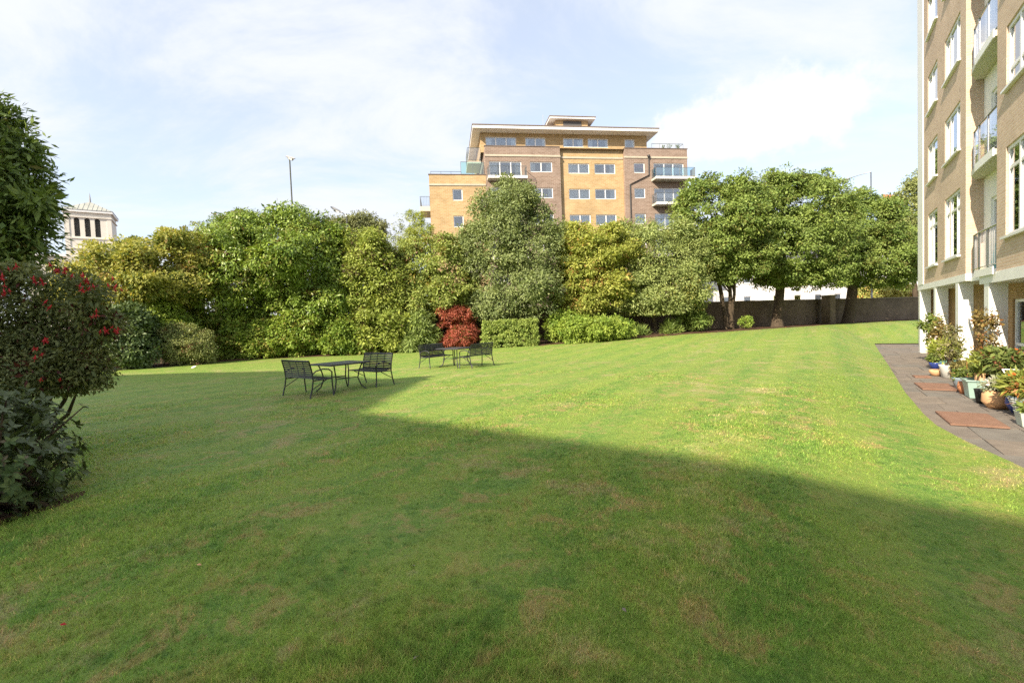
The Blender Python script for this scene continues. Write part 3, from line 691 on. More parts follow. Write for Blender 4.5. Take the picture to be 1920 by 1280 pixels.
# ================================================================== the block of flats along the path on the right
tan = thing('apartment_building', 'tall tan brick block of flats with white ground floor pillars beside the paved path', 'building', RF.p(6, 0, -.3))
fl = [(3.17, 5.2), (6.35, 7.8), (9.0, 10.42), (11.85, 13.3), (14.7, 16.1)]
TOP = 17.6
holesA = [q for a, b in fl for q in ((2.0, 3.68, a, b), (4.85, 6.85, a, b))]
CA, CBn, RD = 7.5, 10.3, .38
MB().wall(RF, 1.15, CA, 2.55, TOP, holesA, .2).build('wall', 'brick_tan', tan)
holesB = [(10.95, 13.4, a + (.14 if i == 1 else 0), b + (.1 if i else 0)) for i, (a, b) in enumerate(fl)] + [(16, 18.4, a, b) for a, b in fl]
MB().wall(RF, CBn, 27, 2.42, TOP, holesB, .2).build('wall', 'brick_tan', tan)
P = RF.p
mb = MB()                                       # recess sides, building end, back and top
mb.quad([P(CA, 0, 2.55), P(CA, RD, 2.55), P(CA, RD, TOP), P(CA, 0, TOP)], [(0, 2.55), (RD, 2.55), (RD, TOP), (0, TOP)])
mb.quad([P(CBn, RD, 2.42), P(CBn, 0, 2.42), P(CBn, 0, TOP), P(CBn, RD, TOP)], [(0, 2.42), (RD, 2.42), (RD, TOP), (0, TOP)])
mb.quad([P(0.05, 12, -.3), P(0.05, .02, -.3), P(0.05, .02, TOP), P(0.05, 12, TOP)], [(0, -.3), (12, -.3), (12, TOP), (0, TOP)])
mb.quad([P(27, 0, -.3), P(27, 12, -.3), P(27, 12, TOP), P(27, 0, TOP)], [(0, -.3), (12, -.3), (12, TOP), (0, TOP)])
mb.quad([P(27, 12, -.3), P(0.05, 12, -.3), P(0.05, 12, TOP), P(27, 12, TOP)], [(0, -.3), (27, -.3), (27, TOP), (0, TOP)])
mb.quad([P(0.05, .02, TOP), P(27, .02, TOP), P(27, 12, TOP), P(0.05, 12, TOP)]); mb.build('wall', 'brick_tan', tan)
B(RF, 0, 1.15, -.03, .3, 2.55, TOP).build('corner_pilaster', 'white_paint', tan)
B(RF, -.3, 27.3, -.5, 12.3, TOP + .01, TOP + .3).build('roof', 'white_paint', tan)
# white beam under the first floor
B(RF, -.02, CA + .04, -.016, .95, 2.34, 2.548).build('beam', 'white_paint', tan)
B(RF, CBn - 1.35, 27, -.016, .95, 2.16, 2.416).build('beam', 'white_paint', tan)
B(RF, CA + .042, CBn - 1.352, .10, .95, 2.31, 2.43).build('beam', 'white_paint', tan)
for u in (.02, 3.1, 6.35):
    B(RF, u, u + .36, -.01, .33, -.3, 2.34).build('pillar', 'white_paint', tan, bevel=.012)
for u in (9.35, 13.9, 18.4): B(RF, u, u + .4, -.01, .34, -.3, 2.16).build('pillar', 'white_paint', tan, bevel=.012)
# recessed ground floor
hg = [(7.6, 8.9, -.1, 1.75), (11.2, 13.6, .1, 1.9), (1.5, 2.6, .2, 1.8), (15, 17, -.1, 1.9)]
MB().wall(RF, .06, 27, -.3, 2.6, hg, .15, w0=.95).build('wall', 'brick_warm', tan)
for i, q in enumerate(hg): window(tan, RF, *q, 1.0, (.5,) if i % 2 else (), curt='none', transom=.32, seed=200 + i, room=1.4, sillout=.1)
MB().tube([P(5.9, .88, 2.3), P(5.9, .88, -.3)], .05, 8).build('drainpipe', 'white_paint', tan)
MB().tube([P(9.0, .88, 2.3), P(9.0, .88, -.3)], .05, 8).build('drainpipe', 'frame_white', tan)
for i, q in enumerate(holesA): window(tan, RF, *q, .035, (.36,) if q[1] - q[0] < 1.8 else (.3, .72), fw=.08, curt='both' if i % 3 else 'right', transom=.74 if q[3] - q[2] > 1.7 else None, seed=300 + i, sillout=.12)
for i, q in enumerate(holesB): window(tan, RF, *q, .035, (.3, .7), fw=.08, curt='both', transom=.76 if i == 0 else (.3 if i in (1, 2) else None), seed=400 + i, sillout=.12)
# balcony recess: white panel wall with a glazed door on each floor
zf = [2.55, 5.4, 8.2, 11.05, 13.9, TOP]
MB().wall(RF, CA, CBn, 2.43, TOP, [(8.15, 9.9, z, z + 2.0) for z in zf[:-1]], .12, w0=RD).build('panel_wall', 'white_paint', tan)
for i, z in enumerate(zf[:-1]):
    window(tan, RF, 8.15, 9.9, z + .002, z + 2.0, RD + .04, (.5,), fw=.09, curt='none', sill=False, seed=500 + i)
    pl = [RF.p(CA + .02, RD - .01, 0), RF.p(CA + .02, RD * .5, 0), RF.p(CA + .55, .0, 0), RF.p(CA + 1.2, -.04, 0), RF.p(CBn - .02, -.04, 0), RF.p(CBn - .02, RD - .01, 0)]
    s = MB().prism([(p[0], p[1]) for p in pl], z - .17, z - .03).build('balcony', 'soffit', tan) if i else None
    pts = [(CA + .06, RD * .5 + .03), (CA + .58, .06), (CA + 1.2, .03), (CBn - .05, .03)]
    host = s if s else tan
    rl = railing(host, RF, pts, z - .03, z + 1.02, 'glass' if i else None, m='steel', r=.022, nb=None if i else .12)
    B(RF, CA + 1.21, CBn - .021, -.07, -.041, z - .19, z + .0).build('slab_edge', 'white_paint', host)
# parasol cloth folded on the lowest balcony
cl = thing('folded_parasol', 'folded blue and orange cloth parasol leaning on the lowest balcony of the tan flats', 'parasol', RF.p(9.75, .2, 2.53))
MB().lathe(RF.p(9.75, .2, 2.53), [(.12, 0), (.17, .15), (.1, .6), (.03, .95)], 10).build('cloth', 'cloth_blue', cl, smooth=True)
MB().lathe(RF.p(9.9, .22, 2.53), [(.08, .05), (.1, .3), (.05, .9), (.02, 1.05)], 10).build('cloth', 'cloth_orange', cl, smooth=True)
MB().tube([RF.p(9.78, .2, 2.53), RF.p(9.85, .22, 3.75)], .018, 6).build('pole', 'steel', cl)

# ================================================================== the flats behind the viewer, whose shadow lies over the lawn
SH = 1 / math.tan(SUN_EL); sdx, sdy = math.sin(SUN_AZ) * SH, math.cos(SUN_AZ) * SH
def roof_pt(x, y, z): return (x - sdx * z, y - sdy * z)       # the roof point whose shadow falls on (x, y)
HB, HP = 17.4, 20.4
blk = thing('apartment_building', 'white block of flats behind the viewer that throws its shadow over the lawn', 'building', (*roof_pt(-2, -6, HB), 0))
q = [roof_pt(-8.14, 12.65, HB), roof_pt(4.0, 3.35, HB), roof_pt(7.5, 1.25, HB)]; dv = np.array([-.62, -.78]) * 11
poly = [q[0], q[0] + dv, q[2] + dv, q[2]]
MB().prism([tuple(p) for p in poly], 0, HB).build('wall', 'render_white', blk)
q2 = [roof_pt(-2.55, 13.2, HP), roof_pt(-9.3, 18.6, HP), roof_pt(-13, 19.2, HP), roof_pt(-24, 20.0, HP)]
poly = [q2[3], q2[3] + dv, np.array(q2[0]) + np.array([-.7, -12.]), q2[0], q2[1], q2[2]]
MB().prism([tuple(p) for p in poly], 0, HP).build('wall', 'render_white', blk)
e_ = np.array(q[2]) - np.array(q[0]); le = np.linalg.norm(e_); e_ /= le
QF = Frame(q[0], -e_, np.array([e_[1], -e_[0]]) * (1 if (np.array([e_[1], -e_[0]]) @ dv) > 0 else -1))
for i in range(5):
    for j in range(5): B(QF, -2 - j * 2.7, -.6 - j * 2.7, -.06, -.01, 1 + i * 3, 2.5 + i * 3).build('window', 'frame_white', blk)
# ================================================================== garden wall
WL = [(-24, 29.5), (-14, 31.5), (-5, 32.4), (12, 35), (18, 36), (27.5, 40.0), (40, 44.8), (52, 49)]
gw = thing('garden_wall', 'long low shaded brick garden wall behind the trees', 'wall', (18, 36, .4))
for i in range(len(WL) - 1):
    p, q = np.array(WL[i], float), np.array(WL[i + 1], float); d = q - p; l = np.linalg.norm(d); d /= l
    fr = Frame(p, d, (-d[1], d[0])); z0 = float(min(h(*p), h(*q))) - .1
    B(fr, 0, l, -.02, .3, z0, 2.55).build('wall_run', 'brick_wall_old', gw)
    n = int(l / .9)
    for j in range(n): B(fr, l * j / n + .008, l * (j + 1) / n - .008, -.07, .35, 2.551, 2.63 + rs.uniform(-.006, .01)).build('coping_stone', 'stone_cap', gw)
c = at(1552, 580, 38.4); fr = Frame((c[0], c[1]), (.92, .39), (-.39, .92))
pr = B(fr, -.33, .33, -.42, .3, .2, 2.78).build('pier', 'brick_wall_old', gw); B(fr, -.41, .41, -.5, .38, 2.781, 2.9).build('pier_cap', 'stone_cap', gw)
# road beyond the wall
rd = MB(); rp = [(-60, 33), (-24, 33.5), (-5, 35), (18, 39), (40, 47.5), (70, 60)]
for i in range(len(rp) - 1):
    (x0, y0), (x1, y1) = rp[i], rp[i + 1]; rd.quad([(x0, y0, .56), (x1, y1, .56), (x1 - 2, y1 + 9, .56), (x0 - 2, y0 + 9, .56)])
tag(rd.build('road', 'asphalt'), kind='structure')

# ================================================================== white house and far roofs behind the wall on the right
WB = at(1330, 560, 60); HFr = Frame((WB[0], WB[1]), (.985, .17), (-.17, .985))
hs = thing('house', 'white rendered house seen under the trees above the garden wall', 'house', HFr.p(10, 0, .5))
hh = [(u, u + 1.1, z, z + 1.7) for u in (2.0, 4.9, 9.2, 12.3, 15.4, 18.4) for z in (2.2, 5.6)]
MB().wall(HFr, -3, 21, .4, 8.6, hh, .18).build('wall', 'render_white', hs)
mb = MB(); P = HFr.p
for a, b in (((21, 0), (21, 9)), ((21, 9), (-3, 9)), ((-3, 9), (-3, 0))): mb.quad([P(*a, .4), P(*b, .4), P(*b, 8.6), P(*a, 8.6)])
mb.build('wall', 'render_white', hs)
for i, q in enumerate(hh): window(hs, HFr, *q, .06, (), fw=.08, curt='both', transom=.5, seed=600 + i, sillout=.12)
mb = MB(); mb.quad([P(-3.3, -.4, 8.6), P(21.3, -.4, 8.6), P(21.3, 4.5, 11.2), P(-3.3, 4.5, 11.2)]); mb.quad([P(21.3, 9.4, 8.6), P(-3.3, 9.4, 8.6), P(-3.3, 4.5, 11.2), P(21.3, 4.5, 11.2)])
mb.quad([P(21.3, -.4, 8.6), P(21.3, 9.4, 8.6), P(21.3, 4.5, 11.2)]); mb.quad([P(-3.3, 9.4, 8.6), P(-3.3, -.4, 8.6), P(-3.3, 4.5, 11.2)]); mb.build('roof', 'slate', hs)
dk = [(6.6, 'terracotta_pale'), ]
B(HFr, 6.5, 7.5, -.02, -.01 + .05, .6, 3.3).build('door', 'terracotta_pale', hs)
CB_ = at(1672, 400, 70); C2 = Frame((CB_[0], CB_[1]), (.97, .24), (-.24, .97))
h2 = thing('house', 'distant house with a tall orange brick chimney stack beside the tan flats', 'house', C2.p(0, 0, .5))
B(C2, -9, 9, .6, 9, .4, 11.5).build('wall', 'render_white', h2)
mb = MB(); P = C2.p; mb.quad([P(-9.3, .2, 11.5), P(9.3, .2, 11.5), P(9.3, 4.8, 14.2), P(-9.3, 4.8, 14.2)]); mb.quad([P(9.3, 9.4, 11.5), P(-9.3, 9.4, 11.5), P(-9.3, 4.8, 14.2), P(9.3, 4.8, 14.2)])
mb.quad([P(9.3, .2, 11.5), P(9.3, 9.4, 11.5), P(9.3, 4.8, 14.2)]); mb.quad([P(-9.3, 9.4, 11.5), P(-9.3, .2, 11.5), P(-9.3, 4.8, 14.2)]); rf2 = mb.build('roof', 'slate', h2)
ch = B(C2, -1.1, 1.1, 0, .9, 11, 17.7).build('chimney', 'brick_orange', h2)
B(C2, -1.25, 1.25, -.12, 1.02, 17.7, 18.0).build('chimney_cap', 'brick_orange', ch); 
for uu in (-.8, -.27, .27, .8): MB().lathe(C2.p(uu, .45, 18.0), [(.17, 0), (.14, .5), (.17, .55)], 8).build('chimney_pot', 'terracotta', ch)

# ================================================================== the white tower far left
TA = math.radians(33); TO = at(122, 430, 72); TF = Frame((TO[0], TO[1]), (math.cos(TA), math.sin(TA)), (-math.sin(TA), math.cos(TA)))
tw = thing('bell_tower', 'cream stuccoed tower with three arched openings and a shallow lead roof far left', 'tower', TF.p(4, 4, .5))
def tz(px, py): p = on_plane(px, py, TF.o, TF.m); return float((p - TF.o) @ TF.e), float(p[2])
u1, ze = tz(207, 402); _, zc = tz(207, 398)
TZ = ze
arch = [tz(140, 442)[0], tz(160, 442)[0], tz(179, 442)[0]]; aw = tz(151, 442)[0] - arch[0]; az0 = tz(146, 443)[1]; az1 = tz(146, 408)[1]
holes = [(a, a + aw, az0, az1) for a in arch]
MB().wall(TF, 0, u1, .4, TZ, holes, .5).build('wall', 'stucco', tw)
mb = MB(); P = TF.p
for a, b in (((u1, 0), (u1, u1)), ((u1, u1), (0, u1)), ((0, u1), (0, 0))): mb.quad([P(*a, .4), P(*b, .4), P(*b, TZ), P(*a, TZ)])
mb.build('wall', 'stucco', tw)
for a in arch:                                   # louvred arched openings: rounded heads, slats inside
    mb = MB(); r = aw / 2; cx = a + r; top = az1
    for i in range(8):
        t0, t1 = math.pi * i / 8, math.pi * (i + 1) / 8
        p0 = (cx + r * math.cos(t0), top - r + r * math.sin(t0)); p1 = (cx + r * math.cos(t1), top - r + r * math.sin(t1))
        mb.quad([P(p0[0], .02, p0[1]), P(p0[0], .02, top), P(p1[0], .02, top), P(p1[0], .02, p1[1])])
    w_ = mb.build('arch_head', 'stucco', tw)
    lv = B(TF, a, a + aw, .42, .46, az0, az1).build('opening', 'louvre', tw)
    for j in range(9): B(TF, a + .02, a + aw - .02, .25, .40, az0 + .15 + j * (az1 - az0) / 9.5, az0 + .2 + j * (az1 - az0) / 9.5).build('slat', 'louvre', lv)
cn = B(TF, -.3, u1 + .3, -.3, u1 + .3, TZ, TZ + .35).build('cornice', 'white_paint', tw)
B(TF, -.15, u1 + .15, -.15, u1 + .15, TZ - .8, TZ - .65).build('moulding', 'stucco', tw)
for z in (az0 - .35, az0 - 1.9, az0 - 3.2): B(TF, -.1, u1 + .1, -.1, u1 + .1, z, z + .18).build('moulding', 'stucco', tw)
for u in (-.06, u1 - .5): B(TF, u, u + .56, -.06, .2, .4, TZ).build('quoin_strip', 'stucco', tw)
mb = MB(); c = u1 / 2; za = TZ + 2.3; e = .36; z0 = TZ + .36
cor = [(-e, -e), (u1 + e, -e), (u1 + e, u1 + e), (-e, u1 + e)]
for i in range(4): a, b = cor[i], cor[(i + 1) % 4]; mb.quad([P(*a, z0), P(*b, z0), P(c, c, za)])
rt = mb.build('roof', 'lead_roof', tw)
for i in range(11):
    s = -e + (u1 + 2 * e) * (i + .5) / 11; k_ = 1 - abs(s - c) / (c + e)
    MB().tube([P(s, -e, z0 + .02), P(s, -e + (c + e) * k_ * .97, z0 + .02 + (za - z0) * k_ * .97)], .035, 4).build('roof_seam', 'lead_roof', rt)
MB().tube([P(c, c, za - .1), P(c, c, za + .5), P(c, c, za + 1.4)], [.14, .1, .02], 8).build('finial', 'lamp_head', tw)
B(TF, -4.5, -.02, .6, 6, .4, tz(110, 480)[1]).build('side_wing', 'stucco', tw); z = tz(110, 480)[1]
B(TF, -4.9, -.02, .2, 6.3, z, z + .35).build('wing_cornice', 'white_paint', tw)

# ================================================================== street lamps
def lamp(label, px, Y, top_py, arm, hd):
    c = at(px, top_py, Y); g = thing('street_lamp', label, 'street lamp', (c[0], c[1], .5), group='street lamps beyond the garden wall')
    MB().tube([(c[0], c[1], .4), (c[0], c[1], 2), (c[0], c[1], c[2])], [.11, .08, .05], 8).build('pole', 'galvanised', g, smooth=True)
    a = np.array([c[0], c[1], c[2] - .02]); b = a + np.array(arm)
    MB().tube([a, a * .5 + b * .5 + np.array([0, 0, .04]), b], [.05, .04, .04], 6).build('arm', 'galvanised', g, smooth=True)
    d = np.array(hd, float); d /= np.linalg.norm(d); mb = MB()
    mb.tube([b - d * .1, b + d * .1, b + d * .55, b + d * .8], [.04, .09, .11, .04], 8); ho = mb.build('lamp_head', 'lamp_head', g, smooth=True)
    MB().tube([b + d * .15 - np.array([0, 0, .1]), b + d * .55 - np.array([0, 0, .12])], [.08, .09], 8).build('lens', 'glaze_white', ho, smooth=True)
lamp('tall plain street lamp rising above the large laurel tree', 543, 35, 297, (-.05, -.3, .05), (.75, -.3, -.3))
lamp('short street lamp with a tilted head in front of the dark round tree', 650, 36, 405, (-.35, -.2, .28), (-1, -.3, .55))
lamp('street lamp with a long arm above the clipped trees beside the tan flats', 1633, 46, 322, (-2.3, -.2, -.62), (-1, 0, -.25))

# ================================================================== benches and tables
def rot2(a): return np.array([[math.cos(a), -math.sin(a)], [math.sin(a), math.cos(a)]])
def make_bench(label, group):
    t = thing('metal_bench', label, 'bench', group=group); Wd = 1.26; r = .017
    def bb(name, m, *a): return B(ID, *a).build(name, m, t)
    for s in (-1, 1):
        x = s * Wd / 2
        MB().tube([(x, -.33, 0), (x, -.27, .2), (x, -.23, .42), (x, -.25, .62), (x, -.31, .87)], [r, r, r, r, r * .9], 8).build('leg', 'dark_metal', t, smooth=True)
        MB().tube([(x, .27, 0), (x, .25, .22), (x, .24, .44), (x, .25, .58)], r, 8).build('leg', 'dark_metal', t, smooth=True)
        MB().tube([(x, -.25, .56), (x, -.15, .63), (x, .02, .665), (x, .17, .645), (x, .25, .58), (x, .245, .50)], r * .95, 8).build('armrest', 'dark_metal', t, smooth=True)
        MB().tube([(x, -.22, .415), (x, .25, .425)], r * .9, 8).build('seat_rail', 'dark_metal', t, smooth=True)
        MB().tube([(x, -.25, .22), (x, -.1, .30), (x, .1, .41)], r * .6, 6).build('brace', 'dark_metal', t, smooth=True)
    sl = B(ID, -Wd / 2, Wd / 2, -.019, .019, -.004, .004).mesh('slat'); sl.materials.append(MATS['dark_metal'])
    for i in range(9):                            # seat, dipping a little in the middle
        y = -.2 + i * .054; z = .425 + .02 * math.cos((i - 5) * .5) * -1 + .012
        o = bpy.data.objects.new('slat', sl); COL.objects.link(o); o.parent = t; o.location = (0, y, z); o.rotation_euler = (.1 * math.sin((i - 5) * .5), 0, 0)
    for i in range(9):                            # backrest
        f_ = i / 8; z = .475 + f_ * .375; y = -.238 - .07 * f_ ** 1.6
        o = bpy.data.objects.new('slat', sl); COL.objects.link(o); o.parent = t; o.location = (0, y, z); o.rotation_euler = (math.radians(84 + 12 * f_), 0, 0)
    for s in (-.5, 0, .5):
        mb = MB(); mb.tube([(s * Wd * .5, -.226, .45), (s * Wd * .5, -.24, .62), (s * Wd * .5, -.296, .86)], .009, 5); mb.build('strap', 'dark_metal', t)
    MB().tube([(-Wd / 2, -.31, .87), (Wd / 2, -.31, .87)], r, 8).build('top_rail', 'dark_metal', t, smooth=True)
    MB().tube([(-Wd / 2, .25, .43), (Wd / 2, .25, .43)], r * .8, 8).build('front_rail', 'dark_metal', t, smooth=True)
    return t
def make_table(label, group):
    t = thing('metal_table', label, 'table', group=group); a, b = .49, .56
    MB().prism([(-a + .03, -b), (a - .03, -b), (a, -b + .03), (a, b - .03), (a - .03, b), (-a + .03, b), (-a, b - .03), (-a, -b + .03)], .705, .725).build('tabletop', 'table_metal', t)
    MB().tube([(-a, -b, .70), (a, -b, .70), (a, b, .70), (-a, b, .70), (-a, -b, .70)], .014, 6).build('rim', 'dark_metal', t)
    for sx in (-1, 1):
        for sy in (-1, 1):
            MB().tube([(sx * .36, sy * .40, .70), (sx * .30, sy * .34, .5), (sx * .28, sy * .31, .32), (sx * .33, sy * .37, .12), (sx * .42, sy * .47, 0)], .017, 8).build('leg', 'dark_metal', t, smooth=True)
        MB().tube([(sx * .285, -.32, .34), (sx * .285, .32, .34)], .012, 6).build('stretcher', 'dark_metal', t, smooth=True)
    MB().tube([(-.285, 0, .34), (.285, 0, .34)], .012, 6).build('stretcher', 'dark_metal', t, smooth=True)
    return t
def put(o, x, y, face):                          # face: the way the sitter looks
    o.location = (x, y, float(h(x, y)) + .02); o.rotation_euler = (0, 0, math.atan2(face[1], face[0]) - math.pi / 2)
gb = 'black metal garden benches on the lawn'
b1 = make_bench('black slatted metal bench seen from behind, nearest the viewer', gb); put(b1, -4.95, 11.3, (.61, .79))
b2 = copy_tree(b1); b2['label'] = 'black metal bench turned towards the viewer at the nearer table'; put(b2, -3.93, 12.83, (-.61, -.79))
b3 = copy_tree(b1); b3['label'] = 'left black bench of the farther set, in front of the red shrub'; put(b3, -2.86, 17.72, (.81, -.585))
b4 = copy_tree(b1); b4['label'] = 'right black bench of the farther set, in front of the clipped hedge'; put(b4, -1.33, 17.2, (-.81, .585))
gt = 'black metal garden tables on the lawn'
t1 = make_table('nearer square black metal table between two benches', gt); put(t1, -4.42, 12.0, (.61, .79))
t2 = copy_tree(t1); t2['label'] = 'farther square black metal table before the red shrub'; put(t2, -2.12, 17.5, (.81, -.585))
# scrap of paper by the hedge
c = at(363, 693, 22.0); pp = thing('paper_scrap', 'small white scrap of paper on the grass near the left hedge', 'litter', (c[0], c[1], float(h(c[0], c[1])) + .03))
mb = MB(); x, y, z = pp.location; mb.quad([(x - .1, y - .05, z), (x + .09, y - .06, z + .03), (x + .1, y + .06, z + .1), (x - .08, y + .07, z + .07)]); mb.quad([(x - .1, y - .05, z), (x - .08, y + .07, z + .07), (x - .14, y + .06, z + .0)]); mb.build('sheet', 'paper', pp)
# ================================================================== trees and shrubs along the wall, left to right
LAU = ((.040, .066, .013), (.100, .132, .024)); GOLD = ((.080, .090, .021), (.165, .158, .050)); DARK = ((.022, .036, .015), (.055, .075, .030))
OLIVE = ((.052, .064, .024), (.118, .128, .050)); GREY = ((.060, .074, .034), (.125, .137, .066)); FRESH = ((.056, .090, .016), (.125, .152, .031))
OAK = ((.042, .066, .017), (.098, .124, .034)); PINE = ((.07, .095, .018), (.155, .165, .03))
bush('dark_shrub', 'dark glossy leaved shrub between the fuchsia and the golden tree', 'shrub', 225, 22.8, [ell(215, 630, 23, 62, 62), ell(250, 660, 22.8, 34, 40)], 1, 260, 60, .30, .15, .55, DARK, m='leaf_gloss', inner=.8)
bush('golden_tree', 'yellow green spreading tree below the cream tower', 'tree', 300, 26, [ell(255, 505, 26, 104, 56), ell(190, 532, 26, 60, 46), ell(345, 490, 27, 75, 62), ell(300, 540, 26, 100, 36), ell(140, 562, 27, 50, 44)], 2, 620, 64, .42, .16, .5, GOLD, trunk=.16, m='leaf_thin', droop=.25, accents=[((.40, .28, .10), .05), ((.16, .21, .05), .2)], flat=.5, stray=.2)
bush('tall_shrub', 'fresh green upright shrub at the left foot of the large laurel', 'shrub', 318, 25.2, [ell(300, 595, 25.4, 34, 56), ell(325, 630, 25.4, 34, 40)], 3, 220, 60, .32, .15, .45, FRESH, inner=.8)
bush('laurel_tree', 'large broad laurel tree with drooping glossy leaves rising behind the left hedge', 'tree', 500, 29.4, [ell(500, 500, 29.4, 140, 92), ell(420, 540, 29, 90, 80), ell(585, 510, 29.6, 84, 92), ell(390, 585, 28.6, 80, 55), ell(540, 440, 30, 70, 45), ell(610, 580, 29, 66, 60), ell(450, 450, 30.5, 62, 42)], 4, 1000, 72, .46, .19, .42, LAU, trunk=.22, m='leaf_gloss', droop=.75, accents=[((.19, .20, .04), .10), ((.17, .07, .03), .015)], stray=.2)
bush('back_tree', 'rounded olive green tree top behind the large laurel', 'tree', 430, 37, [ell(440, 455, 37, 70, 58), ell(395, 465, 37, 44, 45), ell(430, 545, 37, 130, 60), ell(570, 540, 37, 110, 66)], 5, 520, 50, .42, .17, .5, OLIVE, trunk=.2)
bush('twiggy_shrub', 'small grey green twiggy shrub at the lawn edge left of the hedge', 'shrub', 345, 24.4, [ell(345, 648, 24.4, 42, 36), ell(320, 638, 24.4, 22, 26), ell(372, 655, 24.4, 22, 26)], 6, 210, 62, .26, .10, .35, ((.060, .074, .028), (.125, .132, .055)), accents=[((.20, .09, .05), .05)], stray=.3, inner=.8)
bush('laurel_hedge', 'long yellow green leafy hedge behind the nearer benches', 'hedge', 505, 28.2, [ell(460, 632, 28, 62, 44, 1.2), ell(550, 630, 28.4, 66, 46, 1.2), ell(505, 640, 28, 60, 36, 1.2)], 7, 420, 70, .30, .155, .55, FRESH, inner=.8, accents=[((.24, .22, .05), .12)])
bush('leafy_shrub', 'mid green shrub at the right end of the leafy hedge', 'shrub', 650, 28.2, [ell(648, 630, 28.3, 42, 42), ell(670, 648, 28.1, 26, 22)], 8, 200, 60, .30, .16, .5, LAU, accents=[((.2, .2, .04), .08)], inner=.8)
bush('mixed_shrub', 'tall olive green shrub between laurel and pine', 'tree', 700, 29, [ell(705, 540, 29.2, 66, 95), ell(690, 480, 30, 48, 50), ell(720, 620, 28.6, 56, 48), ell(745, 560, 29.6, 40, 60)], 9, 520, 60, .40, .17, .45, ((.062, .082, .018), (.13, .148, .034)), trunk=.12, accents=[((.10, .075, .03), .08)], stray=.2)
bush('fern_conifer', 'small feathery conifer left of the red shrub', 'shrub', 790, 28.3, [ell(788, 625, 28.3, 26, 40), ell(775, 648, 28.2, 26, 18)], 10, 110, 60, .30, .30, .16, ((.055, .075, .025), (.12, .15, .05)), droop=.5, inner=.3)
bush('round_dark_tree', 'dense dark round tree behind the short street lamp', 'tree', 672, 44, [ell(675, 440, 44, 52, 36), ell(650, 448, 44, 44, 34)], 11, 320, 50, .48, .2, .5, ((.045, .052, .026), (.10, .105, .05)), trunk=.25)
bush('sapling', 'thin pale sapling against the sky left of the pine', 'tree', 745, 33.5, [ell(745, 440, 33.5, 13, 36), ell(738, 470, 33.5, 18, 26)], 12, 46, 22, .22, .11, .5, GREY, trunk=.05, ntips=20, inner=.2, stray=.3)
bush('pine_tree', 'small yellow green pine beside the brick flats', 'tree', 780, 40, [ell(778, 412, 40, 18, 14), ell(790, 435, 40, 24, 14), ell(770, 455, 40, 26, 20)], 13, 120, 55, .30, .2, .18, PINE, trunk=.1, ntips=14, inner=.3)
bush('garden_tree', 'mid green tree left of the tall silvery tree', 'tree', 815, 30.4, [ell(815, 520, 30.4, 84, 72), ell(775, 500, 30.6, 52, 50), ell(850, 500, 30.8, 60, 62), ell(790, 560, 30, 66, 38), ell(870, 560, 30.2, 46, 42)], 14, 560, 58, .40, .16, .5, ((.060, .080, .022), (.128, .145, .042)), trunk=.15, accents=[((.24, .20, .04), .05), ((.26, .15, .08), .03)], stray=.2, zmin=1.9)
bush('red_maple', 'rounded deep red maple shrub behind the farther benches', 'shrub', 857, 28.9, [ell(852, 598, 28.9, 34, 34), ell(868, 628, 28.7, 28, 22), ell(850, 640, 28.7, 26, 12)], 15, 250, 56, .22, .13, .4, ((.08, .022, .017), (.185, .060, .044)), m='leaf_thin', trunk=.05, accents=[((.11, .12, .025), .08)], stray=.25, inner=.3)
bush('silvery_tree', 'tall loose silvery green tree in front of the brick flats', 'tree', 965, 29.8, [ell(965, 480, 29.8, 84, 100), ell(945, 400, 30, 58, 56), ell(985, 540, 29.6, 74, 62), ell(915, 470, 29.8, 52, 62), ell(1010, 450, 30, 46, 60), ell(960, 365, 30, 30, 26), ell(930, 575, 29.4, 50, 34)], 16, 900, 54, .44, .15, .42, ((.046, .062, .026), (.108, .126, .054)), trunk=.17, bark='bark_pale', accents=[((.16, .17, .12), .04)], stray=.32, zmin=1.6, ntips=26, shoots=10)
bush('box_hedge', 'low clipped rectangular hedge right of the red shrub', 'hedge', 957, 27.95, [(*at(957, 627, 28.1)[:2], .12 + .78, 1.53, .62, .80)], 17, 520, 44, .12, .085, .6, ((.068, .096, .026), (.135, .160, .046)), shape='box', stray=.05, lo=.9, inner=.5, ntips=20)
bush('yellow_tree', 'yellow green autumn tinted tree in the middle of the hedge line', 'tree', 1100, 30.6, [ell(1100, 500, 30.6, 66, 74), ell(1080, 460, 30.8, 50, 38), ell(1140, 470, 31, 52, 46), ell(1090, 560, 30.2, 58, 36), ell(1130, 540, 30.4, 50, 44)], 18, 560, 58, .42, .17, .5, ((.076, .094, .021), (.160, .165, .046)), trunk=.14, m='leaf_thin', accents=[((.40, .27, .09), .06)], flat=.55, stray=.22, zmin=1.5)
bush('flowering_shrub', 'low bright green leafy shrub at the lawn edge below the yellow tree', 'shrub', 1100, 28.9, [ell(1100, 618, 28.9, 72, 26), ell(1060, 612, 28.9, 38, 30), ell(1150, 622, 28.9, 34, 22)], 19, 330, 60, .28, .15, .48, FRESH, inner=.8, stray=.25)
bush('grey_green_tree', 'grey green spreading tree left of the twin trunked tree', 'tree', 1230, 32, [ell(1230, 510, 32, 90, 76), ell(1200, 460, 32.2, 66, 44), ell(1280, 480, 32, 56, 62), ell(1170, 540, 31.6, 56, 44), ell(1270, 555, 31.4, 60, 36), ell(1220, 572, 31.2, 60, 28), ell(1160, 565, 31.2, 40, 26)], 20, 780, 56, .44, .15, .42, ((.060, .078, .028), (.130, .150, .058)), trunk=.16, bark='bark_pale', accents=[((.24, .23, .06), .05)], stray=.28, zmin=1.9, ntips=24, shoots=8)
